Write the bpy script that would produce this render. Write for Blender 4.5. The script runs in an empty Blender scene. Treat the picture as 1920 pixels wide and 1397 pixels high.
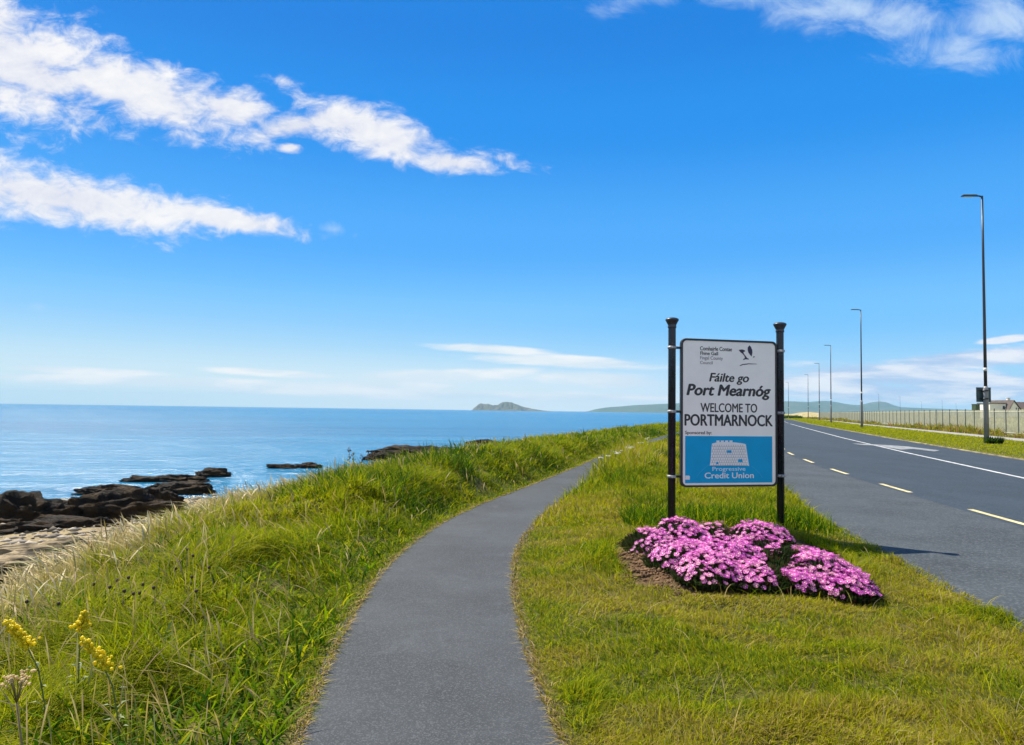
import bpy, bmesh, math, random
import numpy as np
from mathutils import Vector, Matrix

random.seed(7)
rng = np.random.default_rng(11)
scene = bpy.context.scene
col = scene.collection
R = math.radians

# ------------------------------------------------------------------ camera
F, CX, CY, EYE = 1400.0, 960.0, 698.5, 1.55
PITCH, ROLL = R(2.89), R(0.78)
CAMROT = Matrix.Rotation(R(90) + PITCH, 3, 'X') @ Matrix.Rotation(ROLL, 3, 'Z')
cam_d = bpy.data.cameras.new('camera')
cam_d.sensor_width = 36.0
cam_d.lens = F * 36.0 / 1920.0
cam_d.clip_start, cam_d.clip_end = 0.05, 30000
cam = bpy.data.objects.new('camera', cam_d)
cam.matrix_world = Matrix.Translation((0, 0, EYE)) @ CAMROT.to_4x4()
col.objects.link(cam)
scene.camera = cam


def ray(px, py):
    return CAMROT @ Vector(((px - CX) / F, -(py - CY) / F, -1.0))


def gp(px, py, z=0.0):
    """point of the plane at height z seen at a pixel of the photograph"""
    d = ray(px, py)
    return Vector((0, 0, EYE)) + d * ((z - EYE) / d.z)


def at(px, py, Y):
    d = ray(px, py)
    return Vector((0, 0, EYE)) + d * (Y / d.y)


# ------------------------------------------------------------------ curves of the plan
def curve(pts):
    xs = np.array([p[0] for p in pts], float)
    ys = np.array([p[1] for p in pts], float)
    dense = np.arange(xs[0], xs[-1] + .25, .25)
    v = np.interp(dense, xs, ys)
    k = np.exp(-np.linspace(-2, 2, 17) ** 2)
    k /= k.sum()
    pad = np.concatenate([v[0] - (v[1] - v[0]) * np.arange(8, 0, -1), v, v[-1] + (v[-1] - v[-2]) * np.arange(1, 9)])
    v = np.convolve(pad, k, 'valid')
    return lambda y: np.interp(y, dense, v)


_w = [(-12, 8.0), (0, 9.6), (6, 10.5), (12, 11.4), (18.9, 12.96), (31, 16.4), (49.9, 22.1), (85, 33.3), (120, 44.6),
      (180, 65), (240, 84), (300, 101), (600, 180), (2600, 620)]
W = curve(_w)
XC = curve([(-12, 1.7), (0, .12), (3.4, -.34), (5, -.53), (7, -.6), (8.4, -.56), (10.2, -.32), (12.1, .06), (14.1, .64),
            (16.8, 1.38), (22, 2.75), (30, 4.65), (38, 7.2), (50, 10.9), (85, 22.0), (120, 33.3), (180, 53.7),
            (240, 72.7), (300, 89.7), (600, 168.7), (2600, 608)])
CREST = curve([(-12, 2.0), (2, 2.5), (4.6, 2.6), (8.8, 3.05), (13, 4.3), (20, 5.0), (46, 5.2), (85, 4.6), (2600, 4.6)])


YL = curve([(-12, 5.2), (2, 6.35), (6, 6.75), (11.6, 7.5), (15.7, 8.13), (20.2, 8.87), (24.7, 9.8), (29.7, 11.0), (50, 17.2), (85, 28.4), (120, 39.7), (300, 96), (2600, 615)])


def smooth(a, b, x):
    t = np.clip((x - a) / (b - a), 0, 1)
    return t * t * (3 - 2 * t)


def vnoise(x, y, seed=0):
    xi, yi = np.floor(x).astype(np.int64), np.floor(y).astype(np.int64)
    fx, fy = x - xi, y - yi
    fx, fy = fx * fx * (3 - 2 * fx), fy * fy * (3 - 2 * fy)

    def h(i, j):
        n = (i * 374761393 + j * 668265263 + seed * 1442695041) & 0x7fffffff
        n = ((n ^ (n >> 13)) * 1274126177) & 0x7fffffff
        return ((n ^ (n >> 16)) & 0xffff) / 65535.0
    return (h(xi, yi) * (1 - fx) + h(xi + 1, yi) * fx) * (1 - fy) + (h(xi, yi + 1) * (1 - fx) + h(xi + 1, yi + 1) * fx) * fy


def fbm(x, y, seed=0, o=4):
    s, a, n = 0, .5, 0
    for i in range(o):
        s = s + a * vnoise(x * 2 ** i + 17.3 * i, y * 2 ** i - 9.1 * i, seed + i)
        n += a
        a *= .5
    return s / n


BED = (2.22, 7.75, 1.20, 1.55)      # centre and half axes of the flower bed


def bed_r(x, y):
    return np.hypot((x - BED[0]) / BED[2], (y - BED[1] - .30 * (x - BED[0])) / BED[3])


def ground_z(x, y):
    x, y = np.asarray(x, float), np.asarray(y, float)
    u = x - XC(y)
    c = CREST(y)
    wl, wr = W(y) - 6.75, W(y) + 3.2
    z = np.zeros_like(u)
    # seaward bank, slope and beach
    un = fbm(x * .8, y * .8, 3) - .5
    bank = smooth(.7, 1.6, -u) * (.08 + .55 * un)
    down = smooth(0, 7.6, -u - c + .9)
    beach = -2.2 - .028 * np.maximum(-u - c - 7, 0) + (fbm(x * .35, y * .35, 9) - .5) * .5 * smooth(3, 9, -u - c)
    beach = np.maximum(beach - .75 * smooth(30, 44, y) * smooth(3, 7, -u - c), -4.3)
    hump = .30 * smooth(.75, 1.7, -u) * smooth(3.6, 2.3, -u) * smooth(8, 13, y) * (1 - smooth(26, 40, y)) * (.35 + 1.3 * fbm(x * .6, y * .35, 6))
    bank = bank + hump
    z = np.where(u < -.7, bank * (1 - down) + beach * down, z)
    # lawn between path and road
    inl = smooth(.75, 1.5, u) * smooth(.1, .9, wl - x)
    mound = .05 + .16 * smooth(12, 18, y) * (1 - smooth(60, 110, y)) + (fbm(x * 1.1, y * 1.1, 5) - .5) * .10
    mound = mound + (vnoise(x * 2.6, y * 5.0, 8) - .5) * .075 * (1 - smooth(8, 14, y))
    mound = mound + .07 * smooth(1.25, .55, bed_r(x, y))
    z = np.where((u > .7) & (x < wl), inl * mound, z)
    # landward verge, footpath and field
    v = x - wr
    far = smooth(.15, 1.2, v) * .08
    far = np.where(v > 11.5, far + smooth(11.5, 30, v) * (fbm(x * .04, y * .04, 12) * .9 - .3) + 1.25 * smooth(22, 60, v), far)
    z = np.where(x > wr, far, z)
    return z


# ------------------------------------------------------------------ helpers
def tag(o, label=None, cat=None, group=None, kind=None):
    if label: o['label'] = label
    if cat: o['category'] = cat
    if group: o['group'] = group
    if kind: o['kind'] = kind
    return o


def empty(name, loc, rz=0.0, parent=None):
    o = bpy.data.objects.new(name, None)
    o.empty_display_size = .1
    o.location = loc
    o.rotation_euler = (0, 0, rz)
    o.parent = parent
    col.objects.link(o)
    return o


def link(name, me, parent=None, loc=None):
    o = bpy.data.objects.new(name, me)
    if loc is not None: o.location = loc
    o.parent = parent
    col.objects.link(o)
    return o


def mesh_np(name, verts, faces_flat, sizes, mat, colors=None, smooth_shade=False):
    me = bpy.data.meshes.new(name)
    nv, nl, nf = len(verts), len(faces_flat), len(sizes)
    me.vertices.add(nv)
    me.vertices.foreach_set('co', np.ascontiguousarray(verts, np.float32).ravel())
    me.loops.add(nl)
    me.loops.foreach_set('vertex_index', np.ascontiguousarray(faces_flat, np.int32))
    me.polygons.add(nf)
    starts = np.concatenate([[0], np.cumsum(sizes)[:-1]]).astype(np.int32)
    me.polygons.foreach_set('loop_start', starts)
    me.polygons.foreach_set('loop_total', np.ascontiguousarray(sizes, np.int32))
    if smooth_shade:
        me.polygons.foreach_set('use_smooth', np.ones(nf, bool))
    me.update(calc_edges=True)
    if colors is not None:
        a = me.color_attributes.new('col', 'FLOAT_COLOR', 'POINT')
        c = np.ones((nv, 4), np.float32)
        c[:, :3] = colors
        a.data.foreach_set('color', c.ravel())
    me.materials.append(mat)
    return me


class MB:
    """collects shapes into one mesh"""

    def __init__(self):
        self.bm = bmesh.new()

    def box(self, c, s, bevel=0.0, rot=None):
        r = bmesh.ops.create_cube(self.bm, size=1)
        vs = r['verts']
        m = Matrix.Translation(c) @ (rot.to_4x4() if rot else Matrix.Identity(4)) @ Matrix.Diagonal((*s, 1))
        bmesh.ops.transform(self.bm, matrix=m, verts=vs)
        if bevel:
            es = {e for v in vs for e in v.link_edges}
            bmesh.ops.bevel(self.bm, geom=list(es), offset=bevel, segments=2, profile=.5, affect='EDGES')
        return self

    def lathe(self, prof, n=20, origin=(0, 0, 0), caps=True):
        rings = []
        for r, z in prof:
            rings.append([self.bm.verts.new((origin[0] + r * math.cos(2 * math.pi * i / n),
                                             origin[1] + r * math.sin(2 * math.pi * i / n), origin[2] + z)) for i in range(n)])
        for a, b in zip(rings, rings[1:]):
            for i in range(n):
                f = self.bm.faces.new((a[i], a[(i + 1) % n], b[(i + 1) % n], b[i]))
                f.smooth = True
        if caps:
            self.bm.faces.new(rings[0][::-1])
            self.bm.faces.new(rings[-1])
        return self

    def tube(self, pts, radii, n=8):
        pts = [Vector(p) for p in pts]
        rings = []
        for i, p in enumerate(pts):
            d = (pts[min(i + 1, len(pts) - 1)] - pts[max(i - 1, 0)]).normalized()
            a = d.orthogonal().normalized()
            b = d.cross(a)
            r = radii[i] if hasattr(radii, '__len__') else radii
            rings.append([self.bm.verts.new(p + (a * math.cos(2 * math.pi * k / n) + b * math.sin(2 * math.pi * k / n)) * r) for k in range(n)])
        for a, b in zip(rings, rings[1:]):
            # align rings whose frames differ
            best = min(range(n), key=lambda s: sum((a[k].co - b[(k + s) % n].co).length for k in range(n)))
            b[:] = b[best:] + b[:best]
            for k in range(n):
                f = self.bm.faces.new((a[k], a[(k + 1) % n], b[(k + 1) % n], b[k]))
                f.smooth = True
        self.bm.faces.new(rings[0][::-1])
        self.bm.faces.new(rings[-1])
        return self

    def prism(self, poly, y0, y1):
        """polygon in local x,z between depths y0 and y1"""
        a = [self.bm.verts.new((x, y0, z)) for x, z in poly]
        b = [self.bm.verts.new((x, y1, z)) for x, z in poly]
        n = len(poly)
        self.bm.faces.new(a)
        self.bm.faces.new(b[::-1])
        for i in range(n):
            self.bm.faces.new((a[i], b[i], b[(i + 1) % n], a[(i + 1) % n]))
        return self

    def ball(self, c, s, sub=2, noise=0):
        r = bmesh.ops.create_icosphere(self.bm, subdivisions=sub, radius=1)
        for v in r['verts']:
            k = 1 + noise * (random.random() - .5)
            v.co = Vector((v.co.x * s[0] * k + c[0], v.co.y * s[1] * k + c[1], v.co.z * s[2] * k + c[2]))
        for f in {f for v in r['verts'] for f in v.link_faces}: f.smooth = True
        return self

    def build(self, name, mat, parent=None, loc=None):
        bmesh.ops.recalc_face_normals(self.bm, faces=self.bm.faces)
        me = bpy.data.meshes.new(name)
        self.bm.to_mesh(me)
        self.bm.free()
        me.materials.append(mat)
        return link(name, me, parent, loc)


def copy_tree(o, parent=None):
    c = o.copy()
    col.objects.link(c)
    c.parent = parent
    for ch in list(o.children):
        copy_tree(ch, c)
    return c


# ------------------------------------------------------------------ materials
class NT:
    def __init__(self, tree):
        self.t = tree

    def n(self, kind, **kw):
        nd = self.t.nodes.new(kind)
        for k, v in kw.items():
            if k.startswith('i_'):
                key = k[2:]
                s = nd.inputs[int(key)] if key.isdigit() else nd.inputs[key.replace('_', ' ')]
                if isinstance(v, bpy.types.NodeSocket):
                    self.t.links.new(v, s)
                else:
                    s.default_value = v
            else:
                setattr(nd, k, v)
        return nd

    def math(self, op, a, b=0.0, c=0.0, clamp=False):
        return self.n('ShaderNodeMath', operation=op, use_clamp=clamp, i_0=a, i_1=b, i_2=c).outputs[0]

    def rng(self, v, a, b, c=0.0, d=1.0, mode='SMOOTHSTEP'):
        return self.n('ShaderNodeMapRange', interpolation_type=mode, i_0=v, i_1=a, i_2=b, i_3=c, i_4=d).outputs[0]

    def mix(self, f, a, b, blend='MIX'):
        nd = self.t.nodes.new('ShaderNodeMix')
        nd.data_type = 'RGBA'
        nd.blend_type = blend
        for s, v in ((nd.inputs[0], f), (nd.inputs[6], a), (nd.inputs[7], b)):
            if isinstance(v, bpy.types.NodeSocket):
                self.t.links.new(v, s)
            else:
                s.default_value = v if not hasattr(v, '__len__') or len(v) == 4 else (*v, 1)
        return nd.outputs[2]

    def noise(self, vec, scale, detail=4, rough=.55, dist=0.0):
        return self.n('ShaderNodeTexNoise', i_Vector=vec, i_Scale=scale, i_Detail=detail, i_Roughness=rough, i_Distortion=dist).outputs[0]


def material(name):
    m = bpy.data.materials.new(name)
    m.use_nodes = True
    nt = NT(m.node_tree)
    m.node_tree.nodes.clear()
    out = nt.n('ShaderNodeOutputMaterial')
    bs = nt.n('ShaderNodeBsdfPrincipled')
    m.node_tree.links.new(bs.outputs[0], out.inputs[0])
    return m, nt, bs, out


def setv(nt, bs, key, v):
    if isinstance(v, bpy.types.NodeSocket):
        nt.t.links.new(v, bs.inputs[key])
    else:
        bs.inputs[key].default_value = v if not hasattr(v, '__len__') or len(v) == 4 else (*v, 1)


def simple(name, c, rough=.6, metal=0.0, var=.15, scale=8.0, bump=0.0, spec=.5):
    m, nt, bs, out = material(name)
    co = nt.n('ShaderNodeTexCoord').outputs['Object']
    n = nt.noise(co, scale, 5)
    dark = tuple(x * (1 - var) for x in c)
    light = tuple(min(1, x * (1 + var)) for x in c)
    setv(nt, bs, 'Base Color', nt.mix(nt.rng(n, .3, .7), dark, light))
    setv(nt, bs, 'Roughness', nt.rng(n, .2, .8, max(rough - .08, 0), min(rough + .08, 1)))
    setv(nt, bs, 'Metallic', metal)
    setv(nt, bs, 'Specular IOR Level', spec)
    if bump:
        b = nt.n('ShaderNodeBump', i_Height=nt.noise(co, scale * 3, 6), i_Strength=bump, i_Distance=.02)
        nt.t.links.new(b.outputs[0], bs.inputs['Normal'])
    return m


def grass_material(name, trans=.50, rough=.55):
    m, nt, bs, out = material(name)
    c = nt.n('ShaderNodeVertexColor', layer_name='col').outputs[0]
    setv(nt, bs, 'Base Color', c)
    setv(nt, bs, 'Roughness', rough)
    setv(nt, bs, 'Specular IOR Level', .05)
    tr = nt.n('ShaderNodeBsdfTranslucent', i_Color=c)
    mx = nt.n('ShaderNodeMixShader', i_0=trans, i_1=bs.outputs[0], i_2=tr.outputs[0])
    nt.t.links.new(mx.outputs[0], out.inputs[0])
    return m


def asphalt(name, c, speck, scale, var, streak=False):
    m, nt, bs, out = material(name)
    co = nt.n('ShaderNodeTexCoord').outputs['Object']
    big = nt.noise(co, .7, 5, .6)
    mid = nt.noise(co, 6, 4)
    fine = nt.noise(co, scale, 3, .7)
    trk = nt.noise(nt.n('ShaderNodeMapping', i_Vector=co, i_Rotation=(0, 0, R(14)), i_Scale=(1.1, .03, 1)).outputs[0], 1.0, 4, .6)
    v = nt.n('ShaderNodeTexVoronoi', i_Vector=co, i_Scale=scale * .9).outputs['Color']
    sp = nt.n('ShaderNodeSeparateColor', i_0=v).outputs[0]
    base = nt.mix(nt.rng(big, .3, .7), tuple(x * (1 - var) for x in c), tuple(x * (1 + var) for x in c))
    base = nt.mix(nt.rng(mid, .35, .75, 0, .35), base, tuple(x * .7 for x in c))
    st_ = nt.noise(co, 1.9, 6, .7, 1.2)
    base = nt.mix(nt.rng(st_, .56, .68, 0, .45), base, tuple(x * 1.7 for x in c))
    base = nt.mix(nt.rng(st_, .42, .30, 0, .5), base, tuple(x * .55 for x in c))
    if streak: base = nt.mix(nt.rng(trk, .40, .62, 0, .55), base, tuple(x * .62 for x in c))
    base = nt.mix(nt.rng(sp, .55, 1.0, 0, .75), base, speck)
    base = nt.mix(nt.rng(fine, .5, .3, 0, .6), base, tuple(x * .45 for x in c))
    setv(nt, bs, 'Base Color', base)
    setv(nt, bs, 'Roughness', .82)
    setv(nt, bs, 'Specular IOR Level', .35)
    b = nt.n('ShaderNodeBump', i_Height=fine, i_Strength=.5, i_Distance=.006)
    nt.t.links.new(b.outputs[0], bs.inputs['Normal'])
    return m


M = {}
M['grass'] = grass_material('grass_blade')
M['dry'] = grass_material('dry_grass_blade', .3, .6)
M['path'] = asphalt('path_asphalt', (.036, .043, .051), (.085, .095, .105), 150, .28)
M['road'] = asphalt('road_asphalt', (.021, .034, .049), (.055, .072, .088), 55, .20, True)
M['shoulder'] = asphalt('shoulder_asphalt', (.036, .045, .053), (.09, .102, .112), 60, .28)
M['pavement'] = simple('pavement_concrete', (.26, .25, .24), .85, 0, .15, 1.5)
M['black'] = simple('black_painted_steel', (.006, .010, .018), .3, 0, .2, 14, 0, .5)
M['frame'] = simple('black_sign_edging', (.014, .015, .018), .45, 0, .2, 10)
M['white_panel'] = simple('white_sign_sheet', (.90, .87, .82), .35, 0, .04, 3)
M['blue_panel'] = simple('blue_sign_print', (.001, .35, .66), .4, 0, .05, 3, 0, .2)
M['ink'] = simple('dark_sign_ink', (.020, .020, .026), .4, 0, .1, 6)
M['ink_grey'] = simple('grey_sign_ink', (.16, .16, .2), .4, 0, .1, 6)
M['ink_navy'] = simple('navy_sign_ink', (.018, .014, .05), .4, 0, .1, 6)
M['print_white'] = simple('white_sign_print', (.80, .80, .80), .4, 0, .03, 6)
M['print_blue'] = simple('pale_blue_sign_print', (.50, .72, .88), .4, 0, .03, 6)
M['galv'] = simple('galvanised_steel', (.30, .31, .32), .5, .5, .15, 6)
M['cap'] = simple('weathered_cap_metal', (.06, .065, .075), .38, .5, .3, 12)
M['lamp_pole'] = simple('dark_painted_pole', (.03, .033, .04), .4, .2, .2, 4)
M['lamp_base'] = simple('grey_painted_pole', (.22, .225, .23), .45, 0, .15, 4)
M['sign_back'] = simple('dark_sign_back', (.035, .07, .075), .5, .2, .25, 5)
M['fence'] = simple('fence_steel', (.56, .55, .40), .7, 0, .12, 3)
M['fence_post'] = simple('fence_post_steel', (.10, .12, .12), .55, .2, .12, 3)
M['wall_white'] = simple('white_render', (.72, .70, .66), .85, 0, .05, .6)
M['roof'] = simple('brown_roof_tile', (.075, .058, .052), .8, 0, .3, 1.5, .3)
M['glass'] = simple('window_glass', (.03, .04, .05), .1, 0, .2, 2)
M['paint'] = simple('worn_white_road_paint', (.44, .45, .46), .7, 0, .35, 5)
M['yellow_paint'] = simple('worn_yellow_road_paint', (.50, .43, .22), .7, 0, .3, 6)
M['worn'] = simple('rubbed_road_paint', (.20, .21, .22), .75, 0, .45, 3)
M['kerb'] = simple('sandy_kerb_concrete', (.20, .17, .10), .9, 0, .5, 1.2)
M['stem'] = simple('plant_stem', (.10, .13, .03), .6, 0, .3, 30)
M['stem_dry'] = simple('dry_plant_stem', (.20, .15, .07), .7, 0, .3, 30)
M['yellow_flower'] = simple('yellow_petal', (.86, .72, .010), .6, 0, .10, 60)
M['cream_flower'] = simple('cream_umbel', (.72, .58, .32), .7, 0, .15, 60)
M['white_flower'] = simple('white_petal', (.78, .77, .68), .6, 0, .1, 60)
for k_ in ('yellow_flower', 'cream_flower', 'white_flower'):
    t_ = M[k_].node_tree
    b_, o_ = t_.nodes['Principled BSDF'], t_.nodes['Material Output']
    tr_, mx_ = t_.nodes.new('ShaderNodeBsdfTranslucent'), t_.nodes.new('ShaderNodeMixShader')
    t_.links.new(b_.inputs['Base Color'].links[0].from_socket, tr_.inputs[0])
    mx_.inputs[0].default_value = .5
    t_.links.new(b_.outputs[0], mx_.inputs[1])
    t_.links.new(tr_.outputs[0], mx_.inputs[2])
    t_.links.new(mx_.outputs[0], o_.inputs[0])
M['seed_head'] = simple('dark_seed_head', (.05, .026, .016), .8, 0, .3, 60)
M['shrub'] = simple('dark_shrub_leaf', (.03, .055, .015), .6, 0, .4, 5)

# ground: soil and thatch, turning to sand and shingle below the bank
m, nt, bs, out = material('ground_soil')
co = nt.n('ShaderNodeTexCoord').outputs['Object']
zone = nt.n('ShaderNodeSeparateColor', i_0=nt.n('ShaderNodeVertexColor', layer_name='col').outputs[0])
n1, n2, n3 = nt.noise(co, .9, 6, .6), nt.noise(co, 14, 5, .65), nt.noise(co, .035, 4)
turf = nt.mix(nt.rng(n1, .35, .65), (.075, .085, .016), (.115, .10, .026))
turf = nt.mix(nt.rng(n2, .35, .7), turf, (.045, .05, .012))
field = nt.mix(nt.rng(n3, .35, .65), (.24, .26, .07), (.36, .30, .13))
field = nt.mix(nt.rng(n1, .4, .7, 0, .5), field, (.10, .12, .03))
sand = nt.mix(nt.rng(n1, .35, .65), (.30, .24, .13), (.15, .12, .075))
sand = nt.mix(nt.rng(n2, .4, .7), sand, (.36, .30, .19))
soil = nt.mix(nt.rng(n2, .35, .65), (.06, .034, .018), (.17, .105, .058))
c = nt.mix(zone.outputs[1], turf, field)
c = nt.mix(zone.outputs[0], c, sand)
c = nt.mix(zone.outputs[2], c, soil)
setv(nt, bs, 'Base Color', c)
setv(nt, bs, 'Roughness', .95)
setv(nt, bs, 'Specular IOR Level', .15)
b = nt.n('ShaderNodeBump', i_Height=n2, i_Strength=.9, i_Distance=.05)
nt.t.links.new(b.outputs[0], bs.inputs['Normal'])
M['ground'] = m

# sea
m, nt, bs, out = material('sea_water')
co = nt.n('ShaderNodeTexCoord').outputs['Object']


def stretched(sx, sy, rz=0.0):
    return nt.n('ShaderNodeMapping', i_Vector=co, i_Scale=(sx, sy, 1), i_Rotation=(0, 0, rz)).outputs[0]


w0 = nt.noise(stretched(.006, .03, R(-10)), 1, 4, .6, .6)
w1 = nt.noise(stretched(.035, .16, R(-8)), 1, 4, .55, .8)
w2 = nt.noise(stretched(.22, .75, R(-14)), 1, 4, .6, .6)
w3 = nt.noise(stretched(1.3, 3.2, R(6)), 1, 4, .6)
h = nt.math('ADD', nt.math('MULTIPLY', w1, .9), nt.math('ADD', nt.math('MULTIPLY', w2, .42), nt.math('MULTIPLY', w3, .10)))
h = nt.math('ADD', h, nt.math('MULTIPLY', w0, 2.0))
setv(nt, bs, 'Base Color', nt.mix(nt.rng(w0, .35, .65), (.004, .105, .235), (.008, .15, .30)))
setv(nt, bs, 'Roughness', .2)
setv(nt, bs, 'IOR', 1.33)
setv(nt, bs, 'Specular IOR Level', .24)
b = nt.n('ShaderNodeBump', i_Height=h, i_Strength=1.0, i_Distance=1.6)
nt.t.links.new(b.outputs[0], bs.inputs['Normal'])
M['sea'] = m

# rock with weed
m, nt, bs, out = material('weedy_shore_rock')
co = nt.n('ShaderNodeTexCoord').outputs['Object']
n1, n2 = nt.noise(co, 1.3, 6, .6), nt.noise(co, 9, 6, .7)
c = nt.mix(nt.rng(n1, .4, .62), (.012, .0095, .008), (.055, .034, .015))
c = nt.mix(nt.rng(n2, .55, .75, 0, .6), c, (.042, .036, .018))
setv(nt, bs, 'Base Color', c)
setv(nt, bs, 'Roughness', .75)
setv(nt, bs, 'Specular IOR Level', .18)
b = nt.n('ShaderNodeBump', i_Height=n2, i_Strength=1.0, i_Distance=.25)
nt.t.links.new(b.outputs[0], bs.inputs['Normal'])
M['rock_dark'] = m
m, nt, bs, out = material('grey_strata_rock')
co = nt.n('ShaderNodeTexCoord').outputs['Object']
st = nt.noise(nt.n('ShaderNodeMapping', i_Vector=co, i_Scale=(.6, 3.2, 6), i_Rotation=(.3, .1, .5)).outputs[0], 1.6, 5, .6)
c = nt.mix(nt.rng(st, .38, .6), (.045, .04, .032), (.27, .22, .145))
c = nt.mix(nt.rng(nt.noise(co, 1.1, 3), .5, .65, 0, .7), c, (.14, .15, .06))
setv(nt, bs, 'Base Color', c)
setv(nt, bs, 'Roughness', .95)
setv(nt, bs, 'Specular IOR Level', .08)
b = nt.n('ShaderNodeBump', i_Height=st, i_Strength=.9, i_Distance=.08)
nt.t.links.new(b.outputs[0], bs.inputs['Normal'])
M['rock_grey'] = m

# far land
def land(name, a, b_, c_, scale):
    m, nt, bs, out = material(name)
    co = nt.n('ShaderNodeTexCoord').outputs['Object']
    n1 = nt.noise(co, scale, 6, .6)
    n2 = nt.noise(co, scale * 5, 5, .6)
    c = nt.mix(nt.rng(n1, .38, .62), a, b_)
    setv(nt, bs, 'Base Color', nt.mix(nt.rng(n2, .45, .7), c, c_))
    setv(nt, bs, 'Roughness', .95)
    setv(nt, bs, 'Specular IOR Level', .1)
    return m


M['hill'] = land('headland_heath', (.030, .065, .035), (.055, .085, .04), (.085, .095, .07), .004)
M['island'] = land('island_rock', (.05, .06, .03), (.09, .085, .06), (.14, .13, .11), .012)
M['dune'] = land('dune_grass', (.30, .25, .13), (.36, .31, .18), (.20, .19, .08), .12)

# blossom materials
M['petal'] = []
for i, pc in enumerate([(.55, .065, .45), (.63, .12, .49), (.69, .24, .49)]):
    mm, nt, bs, out = material('pink_petal' if i == 0 else 'pale_pink_petal' if i == 2 else 'mauve_pink_petal')
    inf = nt.n('ShaderNodeObjectInfo').outputs['Random']
    setv(nt, bs, 'Base Color', nt.mix(inf, tuple(x * .8 for x in pc), tuple(min(1, x * 1.15) for x in pc)))
    setv(nt, bs, 'Roughness', .5)
    tr = nt.n('ShaderNodeBsdfTranslucent', i_Color=(*pc, 1))
    mx = nt.n('ShaderNodeMixShader', i_0=.22, i_1=bs.outputs[0], i_2=tr.outputs[0])
    nt.t.links.new(mx.outputs[0], out.inputs[0])
    M['petal'].append(mm)
M['disc'] = simple('blossom_disc', (.78, .50, .48), .7, 0, .1, 200)

# ------------------------------------------------------------------ ground sheet
us = np.unique(np.concatenate([-np.geomspace(45, 400, 14), np.arange(-45, -9, .6), np.arange(-9, 8, .14), np.arange(8, 34, .6), np.geomspace(34, 2200, 34)]))
ys = [-10.0]
while ys[-1] < 2400:
    ys.append(ys[-1] + max(.14, .02 * (ys[-1] - 5)))
ys = np.array(ys)
U, Yg = np.meshgrid(us, ys)
Xg = U + XC(Yg)
Zg = ground_z(Xg, Yg)
cl = np.zeros((U.size, 3), np.float32)
Uf, Yf, Xf = U.ravel(), Yg.ravel(), Xg.ravel()
cl[:, 0] = smooth(1.5, 5.5, -Uf - CREST(Yf) + (fbm(Xf * .5, Yf * .5, 21) - .5) * 3)
cl[:, 1] = smooth(13.0, 17.0, Xf - W(Yf))
cl[:, 2] = smooth(1.08, .94, bed_r(Xf, Yf) + (fbm(Xf * 2, Yf * 2, 31) - .5) * .25)
nx = len(us)
i0 = (np.arange(len(ys) - 1)[:, None] * nx + np.arange(nx - 1)[None, :]).ravel()
fc = np.stack([i0, i0 + 1, i0 + nx + 1, i0 + nx], 1)
gnd = link('ground', mesh_np('ground', np.stack([Xf, Yf, Zg.ravel()], 1), fc.ravel(), np.full(len(fc), 4), M['ground'], cl, True))
tag(gnd, kind='structure')


def strip(name, left, right, ylist, z, mat, kind='structure', wob=0.0, rows=3):
    """ribbon of ground between two curves"""
    vs, fs = [], []
    for y in ylist:
        a, b_ = float(left(y)), float(right(y))
        if wob:
            a += (float(vnoise(np.array(y * 3.1), np.array(1.5), 4)) - .5) * wob + (float(vnoise(np.array(y * 11.), np.array(4.5), 4)) - .5) * wob * .5
            if name != 'road_shoulder': b_ += (float(vnoise(np.array(y * 2.7), np.array(7.5), 4)) - .5) * wob + (float(vnoise(np.array(y * 13.), np.array(9.5), 4)) - .5) * wob * .5
        for k in range(rows):
            vs.append((a + (b_ - a) * k / (rows - 1), y, z))
    for i in range(len(ylist) - 1):
        for k in range(rows - 1):
            j = i * rows + k
            fs += [j, j + 1, j + rows + 1, j + rows]
    me = mesh_np(name, np.array(vs), np.array(fs), np.full(len(fs) // 4, 4), mat)
    o = link(name, me)
    if kind: tag(o, kind=kind)
    return o


yp = np.concatenate([np.arange(-8, 30, .12), np.geomspace(30, 900, 220)])
strip('path', lambda y: XC(y) - .64, lambda y: XC(y) + .635, yp, .008, M['path'], wob=.07)
strip('road', lambda y: YL(y) - .18, lambda y: W(y) + 3.15, yp, .008, M['road'], rows=9)
strip('road_shoulder', lambda y: W(y) - 6.7, lambda y: YL(y) - .18, yp, .008, M['shoulder'], wob=.10, rows=4)
strip('pavement', lambda y: W(y) + 10.2, lambda y: W(y) + 12.2, yp, .095, M['pavement'])
# low sandy kerb along the far side of the road
kb = MB()
prev = None
for y in yp[::2]:
    a = float(W(y)) + 3.15
    vs = [kb.bm.verts.new((a + dx, y, z)) for dx, z in ((0, -.02), (.01, .045 + .02 * math.sin(y * .7)), (.08, .05), (.09, -.02))]
    if prev:
        for i in range(3): kb.bm.faces.new((prev[i], prev[i + 1], vs[i + 1], vs[i]))
    prev = vs
tag(kb.build('kerb', M['kerb']), kind='structure')

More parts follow.
